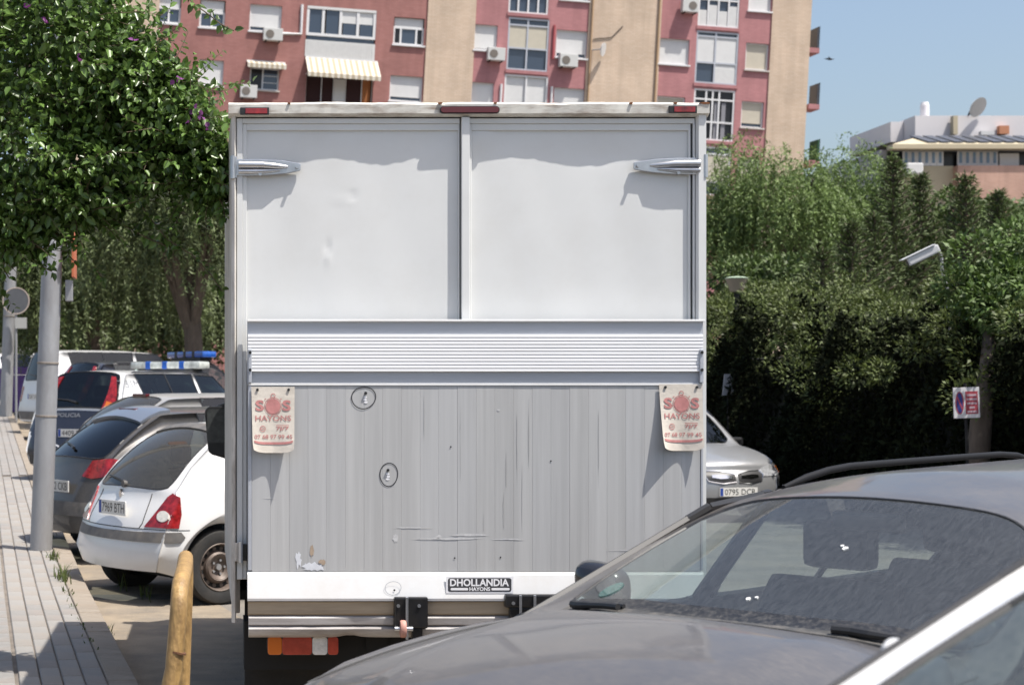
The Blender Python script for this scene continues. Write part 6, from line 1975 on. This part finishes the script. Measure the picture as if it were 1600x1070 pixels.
# ------------------------------------------------------------------ plants
def unit(a):
    return a / np.maximum(np.linalg.norm(a, axis=1, keepdims=True), 1e-9)
def leaf_mesh(name, m, parent, C, D, N, ln, wd, rich=False, fold=0.25):
    """one mesh of leaves: C base points, D tip directions, N rough normals"""
    C, D, N = np.asarray(C, float), unit(np.asarray(D, float)), np.asarray(N, float)
    n = len(C)
    S_ = unit(np.cross(D, N)); Nn = unit(np.cross(S_, D))
    ln = np.broadcast_to(np.asarray(ln, float).reshape(-1, 1), (n, 1)); wd = np.broadcast_to(np.asarray(wd, float).reshape(-1, 1), (n, 1))
    if rich:
        V = np.stack([C, C + D * ln * .28 + S_ * wd * .5 + Nn * wd * fold, C + D * ln * .66 + S_ * wd * .42 + Nn * wd * fold * .8, C + D * ln - Nn * ln * .12,
                      C + D * ln * .66 - S_ * wd * .42 + Nn * wd * fold * .8, C + D * ln * .28 - S_ * wd * .5 + Nn * wd * fold], 1)
        idx = np.array([[0, 1, 2, 3], [0, 3, 4, 5]]); k = 6
    else:
        V = np.stack([C, C + D * ln * .45 + S_ * wd * .5 + Nn * wd * fold, C + D * ln, C + D * ln * .45 - S_ * wd * .5 + Nn * wd * fold], 1)
        idx = np.array([[0, 1, 2, 3]]); k = 4
    V = V.reshape(-1, 3)
    Fi = (idx[None] + (np.arange(n) * k)[:, None, None]).reshape(-1)
    nf = n * len(idx)
    me = bpy.data.meshes.new(name)
    me.vertices.add(len(V)); me.vertices.foreach_set('co', V.astype(np.float32).ravel())
    me.loops.add(len(Fi)); me.loops.foreach_set('vertex_index', Fi.astype(np.int32))
    me.polygons.add(nf); me.polygons.foreach_set('loop_start', (np.arange(nf) * 4).astype(np.int32))
    me.update(calc_edges=True)
    me.validate()
    o = link(name, me, m, parent)
    o['kind'] = 'stuff'
    return o
def rdir(n):
    return unit(rng.normal(size=(n, 3)))

M_bark = mat('bark', (0.11, 0.085, 0.065), 0.95, vary=0.3, vscale=8, stretch=(1, 1, 0.3), bump=0.5, bscale=20)
M_bgleaf = mat('bougainvillea_leaf', (0.100, 0.170, 0.038), 0.33, island=0.5, trans=0.25, spec=0.5)
M_bract = mat('magenta_bract', (0.20, 0.045, 0.20), 0.6, island=0.3, trans=0.3)
M_pepper = mat('pepper_leaf', (0.145, 0.210, 0.062), 0.6, island=0.45, trans=0.25)
M_pepper2 = mat('pepper_leaf_dark', (0.115, 0.148, 0.055), 0.6, island=0.45, trans=0.2)
M_conif = mat('conifer_needle', (0.085, 0.118, 0.040), 0.7, island=0.45, trans=0.12)
M_hedge = mat('shaded_hedge_leaf', (0.014, 0.018, 0.008), 0.85, island=0.5, spec=0.08)  # near-black: shade on the street face is put into the leaf colour
M_hedge2 = mat('sunlit_hedge_leaf', (0.090, 0.118, 0.030), 0.6, island=0.5, trans=0.2)  # paler copy: sunlight on the hedge top is put into the leaf colour
M_pine = mat('pine_needle', (0.085, 0.140, 0.030), 0.6, island=0.4, trans=0.15)
M_broad = mat('broad_leaf', (0.085, 0.128, 0.035), 0.6, island=0.4, trans=0.15)

# ---- bougainvillea over the pavement, left foreground
def img(px, py, d): return np.array(at(px, py, d))
root = tag(empty('bougainvillea', (-2.7, 10.9, PH)), 'bougainvillea with a few magenta flowers overhanging the pavement at top left', 'shrub')
org = np.array([-2.7, 10.9, PH])
tb = MB()
for k in range(4):
    a = k * 1.6
    tb.tube([(0.05 * math.cos(a), 0.05 * math.sin(a), 0), (0.15 * math.cos(a + 1), 0.1 * math.sin(a + 1), 1.2), (0.3 + 0.2 * k, 0.1 * math.sin(a), 2.4), (0.7 + 0.35 * k, 0.15 * math.sin(a), 3.0 + 0.2 * k)], [0.07, 0.055, 0.04, 0.025], 8)
tb.build('trunk', M_bark, root)
lobes = [((-1.15, 11.3, 3.55), (0.8, 0.35, 0.8), 5), ((-0.95, 11.1, 3.7), (0.5, 0.35, 0.45), 3), ((-1.3, 11.2, 4.4), (0.7, 0.4, 0.5), 3),  # px, py, depth, radii (px-like metres)
    ((-1.9, 10.7, 4.0), (1.1, 0.9, 1.1), 5), ((-1.2, 10.4, 4.0), (0.62, 0.7, 0.7), 5), (img(95, 90, 10.2), (0.62, 0.6, 0.50), 5), (img(200, 150, 10.1), (0.36, 0.45, 0.34), 4), (img(262, 190, 10.0), (0.26, 0.35, 0.30), 3.4),
    (img(300, 235, 9.9), (0.19, 0.3, 0.26), 3), (img(325, 270, 9.8), (0.13, 0.2, 0.20), 2.2), (img(60, 230, 10.2), (0.55, 0.6, 0.42), 5), (img(170, 255, 10.1), (0.42, 0.45, 0.25), 4), (img(50, 320, 10.1), (0.40, 0.45, 0.20), 3), (img(130, 320, 10.0), (0.22, 0.3, 0.13), 2),
    (img(-60, 330, 10.2), (0.4, 0.4, 0.35), 2), (img(25, 375, 10.0), (0.16, 0.2, 0.12), 1.2), (img(100, 30, 10.4), (0.40, 0.6, 0.3), 3), (img(215, 130, 10.1), (0.24, 0.4, 0.13), 2)]
Cs, Ds, Ns, Ls = [], [], [], []
stems = MB()
tw = sum(l[2] for l in lobes)
def spray(p, d, n, step, ls, curl=0.35, rec=True, st=0.0028):
    """an arching shoot with alternate leaves"""
    pts = [p.copy()]
    d = d / np.linalg.norm(d)
    for k in range(n):
        d = d + np.array([0, 0, -curl * step * 2.2]) + rng.normal(size=3) * 0.10
        d /= np.linalg.norm(d)
        p = p + d * step
        pts.append(p.copy())
        for _ in range(2 if rng.random() < 0.6 else 1):
            sd = np.cross(d, rng.normal(size=3)); sd /= np.linalg.norm(sd)
            t = d * 0.55 + sd * 0.9 + np.array([0, 0, -0.15])
            Cs.append(p + sd * 0.004 - org); Ds.append(t)
            nn = np.array([0.25, -0.35, 1.0]) + rng.normal(size=3) * 0.45
            Ns.append(nn); Ls.append(ls * rng.uniform(0.6, 1.25) * (1 - 0.45 * k / n))
    if st:
        stems.tube([q - org for q in pts[::2]], [st * (1 - 0.6 * i / max(1, len(pts[::2]))) for i in range(len(pts[::2]))], 4, cap=False)
for c, r, w in lobes:
    c = np.array(c); r = np.array(r)
    ns = int(520 * w / tw * (1.0))
    for _ in range(ns):
        u = rdir(1)[0]
        if rng.random() < 0.6: u[1] = -abs(u[1])
        p = c + u * r * rng.uniform(0.45, 0.9)
        d = u * np.array([1, 1, 0.8]) + np.array([0.35, -0.1, 0.15]) + rng.normal(size=3) * 0.3
        spray(p, d, int(rng.integers(6, 13)), 0.032, 0.062)
    nfill = int(21000 * w / tw)
    U = rdir(nfill); rad = rng.uniform(0.3, 1.0, (nfill, 1)) ** 0.45
    Pn = c + U * r * rad - org
    Cs += list(Pn); Ds += list(U * 0.5 + rng.normal(size=(nfill, 3)) * 0.6 + np.array([0, 0, -0.3])); Ns += list(np.array([0.2, -0.3, 1.0]) + rng.normal(size=(nfill, 3)) * 0.55); Ls += list(rng.uniform(0.035, 0.07, nfill))
# long shoots that stand out of the mass
def path_spray(pix, d0, d1, ls, per=3):
    pts = [img(x, y, d0 + (d1 - d0) * k / (len(pix) - 1)) for k, (x, y) in enumerate(pix)]
    P2 = []
    for a, b in zip(pts[:-1], pts[1:]):
        n = max(2, int(np.linalg.norm(b - a) / 0.028))
        P2 += [a + (b - a) * t for t in np.linspace(0, 1, n, endpoint=False)]
    stems.tube([p - org for p in P2], 0.0035, 5, cap=False)
    for p in P2:
        for _ in range(per):
            sd = rdir(1)[0]
            Cs.append(p - org + sd * 0.006); Ds.append(sd + np.array([0.2, 0, -0.35])); Ns.append(np.array([0.2, -0.3, 1]) + rng.normal(size=3) * 0.5); Ls.append(ls * rng.uniform(0.6, 1.2))
path_spray([(283, -30), (300, 5), (322, 20), (345, 38), (372, 52)], 9.9, 9.7, 0.05, 2)
path_spray([(220, 320), (238, 345), (262, 375), (300, 398), (330, 430), (352, 462)], 9.9, 9.7, 0.052, 3)
path_spray([(150, 330), (190, 350), (230, 372), (262, 385), (285, 395)], 10.0, 9.8, 0.055, 3)
path_spray([(300, 250), (330, 285), (348, 320), (352, 345)], 9.8, 9.6, 0.055, 5)
path_spray([(240, 250), (265, 300), (275, 340), (282, 370)], 9.9, 9.8, 0.055, 4)
path_spray([(20, 380), (50, 405), (72, 420), (90, 428)], 10.0, 9.9, 0.055, 3)
path_spray([(40, 340), (80, 362), (110, 375), (132, 382)], 10.0, 9.9, 0.055, 4)
path_spray([(90, 330), (100, 370), (108, 400), (122, 415)], 10.1, 10.0, 0.05, 3)
path_spray([(150, 420), (158, 432), (172, 440)], 9.9, 9.9, 0.045, 3)
path_spray([(10, 380), (5, 420), (18, 440)], 10.0, 9.9, 0.05, 3)
path_spray([(230, 100), (262, 95), (285, 105)], 10.0, 9.9, 0.055, 4)
path_spray([(150, 20), (165, 5), (170, -10)], 10.2, 10.1, 0.055, 4)
Ls = np.array(Ls)
leaf_mesh('leaves', M_bgleaf, root, Cs, Ds, Ns, Ls, Ls * 0.60, rich=True)
so = stems.build('twigs', mat('twig', (0.10, 0.075, 0.04), 0.8), root); so['kind'] = 'stuff'
Fc_, Fd_ = [], []
for px, py, k in ((70, 30, 6), (48, 8, 3), (124, 92, 3), (275, 120, 4), (305, 170, 5), (313, 183, 6), (328, 202, 6), (296, 188, 4), (205, 62, 2)):
    for _ in range(k):
        Fc_.append(img(px, py, 9.45 + 0.35 * rng.random()) + rng.normal(size=3) * 0.012 - org); Fd_.append(rng.normal(size=3))
leaf_mesh('flowers', M_bract, root, Fc_, Fd_, rng.normal(size=(len(Fc_), 3)), 0.032, 0.026, rich=True)

# ---- weeping pepper trees
def pepper_tree(name, c, r, label, m, ns, ll=0.13, trunk=True, tone=None, hang=(0.7, 1.8), base=None):
    c = np.array(c, float); r = np.array(r, float)
    gx, gy = c[0], c[1]
    z0 = gz(gx, gy)
    root = tag(empty(name, (gx, gy, z0)), label, 'tree', 'trees behind the parked cars and the truck')
    org = np.array([gx, gy, z0])
    b = MB()
    b.tube([(0, 0, 0), (0.15, 0, (c[2] - z0) * 0.4), (0.05, 0.1, c[2] - z0)], [0.28, 0.22, 0.12], 10)
    for k in range(9):
        u = rdir(1)[0]; u[2] = abs(u[2])
        e = u * r * 0.8
        b.tube([(0.1, 0.05, (c[2] - z0) * 0.45), tuple(e * 0.5 + np.array([0, 0, (c[2] - z0) * 0.9])), tuple(e + np.array([0, 0, c[2] - z0]))], [0.12, 0.07, 0.02], 7)
    b.build('trunk', M_bark, root)
    Cs, Ds, Ns = [], [], []
    for _ in range(ns):
        u = rdir(1)[0]
        rad = rng.uniform(0.35, 1.0) ** 0.5
        if u[2] < -0.2: u[2] *= -0.6
        p = c + u * r * rad * (1 + 0.18 * math.sin(5 * u[0] + 3 * u[2] + c[0]))
        L = rng.uniform(*hang)
        d = np.array([u[0] * 0.6, u[1] * 0.6, 0.25]) + rng.normal(size=3) * 0.15
        n = int(L / 0.055)
        step = L / n
        for k in range(n):
            d = d + np.array([0, 0, -0.22])
            d /= np.linalg.norm(d)
            p = p + d * step
            for s in (0, 1):
                Cs.append(p - org + rng.normal(size=3) * 0.02); Ds.append(d * 0.5 + rng.normal(size=3) * 0.6); Ns.append(np.array([0.2, -0.3, 1]) + rng.normal(size=3) * 0.7)
    leaf_mesh('crown', m, root, Cs, Ds, Ns, rng.uniform(0.6, 1.3, len(Cs)) * ll, rng.uniform(0.6, 1.2, len(Cs)) * ll * 0.30)
    return root
pepper_tree('pepper_tree', (-0.4, 41, 5.2), (2.0, 1.8, 2.9), 'weeping tree rising behind the truck roof on the left', M_pepper2, 1700, 0.125)
pepper_tree('pepper_tree', (-2.9, 47, 4.6), (2.5, 2.2, 2.8), 'dark weeping tree behind the thick grey post', M_pepper2, 1300, 0.15, hang=(0.8, 2.4))
pepper_tree('pepper_tree', (-6.0, 64, 4.8), (3.4, 3.0, 3.4), 'far weeping tree at the left edge behind the slim post', M_pepper, 800, 0.26, hang=(1.0, 3.0))
pepper_tree('pepper_tree', (-0.2, 56, 4.4), (3.4, 2.5, 3.0), 'weeping tree behind the police cars, half hidden by the truck', M_pepper2, 900, 0.24, hang=(1.0, 3.0))
pepper_tree('pepper_tree', (14.3, 44, 5.5), (2.5, 2.0, 2.3), 'light green weeping tree to the right of the truck', M_pepper, 1500, 0.12, hang=(0.7, 1.9))
pepper_tree('pepper_tree', (17.0, 50, 4.6), (2.2, 2.0, 2.0), 'weeping tree behind the conifers below the pale block', M_pepper, 950, 0.13, hang=(0.7, 1.8))

# ---- broad dense trees
def dense_tree(name, c, r, label, m, n, ll, clumps=40, squash=0.7):
    c = np.array(c, float); r = np.array(r, float)
    z0 = gz(c[0], c[1])
    root = tag(empty(name, (c[0], c[1], z0)), label, 'tree', 'trees beyond the hedge')
    org = np.array([c[0], c[1], z0])
    b = MB().tube([(0, 0, 0), (0.1, 0, (c[2] - z0) * 0.5), (0, 0.1, c[2] - z0)], [0.25, 0.2, 0.1], 10)
    for k in range(8):
        u = rdir(1)[0]; u[2] = abs(u[2]) * 0.6
        b.tube([(0.1, 0, (c[2] - z0) * 0.5), tuple(u * r * 0.8 + np.array([0, 0, c[2] - z0]))], [0.1, 0.02], 6)
    b.build('trunk', M_bark, root)
    K = rdir(clumps) * rng.uniform(0.55, 1.0, (clumps, 1)) ** 0.6 * r
    kr = rng.uniform(0.22, 0.40, clumps) * r.min()
    ids = rng.integers(0, clumps, n)
    U = rdir(n)
    P_ = K[ids] + U * (kr[ids] * rng.uniform(0.5, 1.0, n) ** 0.4)[:, None] * np.array([1, 1, squash]) + np.array([0, 0, c[2] - z0])
    leaf_mesh('crown', m, root, P_, U + rng.normal(size=(n, 3)) * 0.6, np.array([0.2, -0.3, 1]) + U * 0.6 + rng.normal(size=(n, 3)) * 0.5, rng.uniform(.6, 1.3, n) * ll, rng.uniform(.6, 1.2, n) * ll * 0.5)
    return root
dense_tree('broad_tree', (18.5, 43, 4.1), (3.0, 2.2, 2.1), 'dense round tree below the salmon brick wall', M_broad, 26000, 0.16, 60)
dense_tree('broad_tree', (23.5, 48, 4.4), (3.6, 2.5, 2.3), 'dense tree at the right edge behind the pine', M_broad, 22000, 0.18, 60)
dense_tree('broad_tree', (12.0, 36.5, 2.6), (2.6, 1.6, 1.6), 'dark bushy tree low behind the garden lamp', M_broad, 22000, 0.13, 50)
dense_tree('pine_tree', (9.75, 20.3, 2.65), (1.3, 1.1, 1.0), 'bright green pine at the right edge above the no-parking board', M_pine, 30000, 0.085, 60, 0.8)

# ---- conifers with tiered branches
def conifer(name, px, py, d, rad, label):
    top = np.array(at(px, py, d))
    root = tag(empty(name, (top[0], d, gz(top[0], d))), label, 'tree', 'conifers beyond the hedge')
    H = top[2] - gz(top[0], d)
    b = MB().tube([(0, 0, 0), (0, 0, H * 0.6), (0, 0, H)], [0.16, 0.09, 0.012], 8)
    Cs, Ds, Ns = [], [], []
    z = H * 0.12
    while z < H - 0.05:
        t = 1 - z / H
        rr_ = rad * (t ** 0.8) * rng.uniform(0.85, 1.1) + 0.06
        k = 7 if t > 0.3 else 5
        a0 = rng.uniform(0, 6.28)
        for i in range(k):
            a = a0 + 2 * math.pi * i / k + rng.normal() * 0.12
            dr = np.array([math.cos(a), math.sin(a), 0.30])
            pts = []
            nseg = max(4, int(rr_ / 0.05))
            for s in np.linspace(0, 1, nseg):
                p = np.array([0, 0, z]) + dr * rr_ * s + np.array([0, 0, -0.32 * rr_ * s * (1 - s) * 1.5 + 0.10 * rr_ * s * s])
                pts.append(p)
                nn = 7
                for _ in range(nn):
                    o_ = rng.normal(size=3)
                    Cs.append(p + o_ * 0.018); Ds.append(dr * 0.9 + o_ * np.array([.7, .7, .5])); Ns.append(np.array([0, 0, 1]) + rng.normal(size=3) * 0.5)
            b.tube(pts[::max(1, nseg // 4)], 0.012, 4, cap=False)
        z += 0.10 + 0.20 * t
    b.build('trunk', M_bark, root)
    leaf_mesh('crown', M_conif, root, Cs, Ds, Ns, rng.uniform(0.6, 1.3, len(Cs)) * 0.11, 0.028)
for px, py, d, rad, lb in ((1396, 248, 34, 1.25, 'tallest spiky conifer below the corner of the pale block'), (1438, 272, 35, 1.15, 'spiky conifer just right of the tallest one'), (1508, 268, 34, 1.1, 'spiky conifer below the salmon brick wall'),
                           (1330, 345, 32, 1.2, 'shorter conifer left of the tallest one'), (1285, 385, 31, 1.1, 'low conifer between the garden lamp and the tallest one'), (1365, 330, 33, 1.1, 'slim conifer touching the left side of the tallest one'), (1560, 300, 36, 1.2, 'conifer at the right, half hidden by the pine')):
    conifer('conifer', px, py, d, rad, lb)

# ---- overgrown hedge along the right side, its street face in shade
hroot = tag(empty('hedge', (8.6, 25, 0), 0.07), 'tall overgrown hedge in deep shade along the right side of the street', 'hedge')
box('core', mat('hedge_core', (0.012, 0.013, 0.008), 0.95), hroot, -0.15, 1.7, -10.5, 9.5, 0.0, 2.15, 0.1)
n = 60000
Y = rng.uniform(-11, 10, n)
def htop(y): return 2.62 + 0.035 * y + 0.22 * np.sin(y * 1.3) + 0.18 * np.sin(y * 2.9 + 1) + 0.1 * np.sin(y * 6.1)
Z_ = rng.uniform(0.05, 1, n) * htop(Y)
Xf = -0.45 - 0.20 * np.sin(Y * 1.7 + Z_ * 2) - 0.12 * np.sin(Y * 4.1 + Z_ * 3.7) + 0.25 * np.maximum(0.5 - Z_, 0) + np.abs(rng.normal(size=n)) * 0.13
front = np.stack([Xf, Y, Z_], 1)
n2 = 46000
Y2 = rng.uniform(-11, 10, n2); X2 = rng.uniform(-0.6, 2.0, n2)
Z2 = htop(Y2) + 0.16 * np.sin(X2 * 5 + Y2 * 2.1) + 0.1 * np.sin(X2 * 9 - Y2 * 5) - np.abs(rng.normal(size=n2)) * 0.16 - 0.25 * np.maximum(-X2 - 0.1, 0)
topl = np.stack([X2, Y2, Z2], 1)
n3 = 9000       # end towards the camera
X3 = rng.uniform(-0.5, 2.0, n3); Z3 = rng.uniform(0, 2.4, n3)
endl = np.stack([X3, -10.7 - 0.2 * np.sin(X3 * 4 + Z3 * 3) + np.abs(rng.normal(size=n3)) * 0.1, Z3], 1)
P_ = np.concatenate([front, endl])
n = len(P_)
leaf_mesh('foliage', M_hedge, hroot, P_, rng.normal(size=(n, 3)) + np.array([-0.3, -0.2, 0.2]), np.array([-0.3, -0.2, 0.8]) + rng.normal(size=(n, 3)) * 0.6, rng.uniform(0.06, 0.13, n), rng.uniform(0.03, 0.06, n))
# shoots in bunches on top and over the edge, sunlight put into their colour
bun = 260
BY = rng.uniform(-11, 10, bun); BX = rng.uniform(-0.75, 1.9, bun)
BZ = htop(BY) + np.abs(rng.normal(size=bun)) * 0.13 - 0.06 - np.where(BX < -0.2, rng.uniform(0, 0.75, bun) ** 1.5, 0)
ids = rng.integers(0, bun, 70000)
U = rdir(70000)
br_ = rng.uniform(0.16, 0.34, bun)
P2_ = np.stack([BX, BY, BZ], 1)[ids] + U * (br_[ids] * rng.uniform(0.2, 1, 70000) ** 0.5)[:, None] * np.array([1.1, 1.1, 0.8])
leaf_mesh('sunlit_shoots', M_hedge2, hroot, P2_, U + rng.normal(size=(70000, 3)) * 0.5 + np.array([-0.2, 0, 0.2]), np.array([0.1, -0.2, 1]) + rng.normal(size=(70000, 3)) * 0.5, rng.uniform(0.04, 0.09, 70000), rng.uniform(0.018, 0.038, 70000))
# a bare trunk with its fence by the no-parking board
tr = tag(empty('tree_trunk', (at(1535, 0, 19.6).x, 19.6, 0)), 'pale bare tree trunk behind the no-parking board', 'trunk')
MB().tube([(-0.10, 0, 0), (-0.05, 0, 0.9), (0.0, 0, 1.5), (0.10, 0.1, 1.9), (0.2, 0.3, 2.3)], [0.14, 0.12, 0.11, 0.09, 0.06], 12).build('trunk', M_bark, tr, smooth=True)
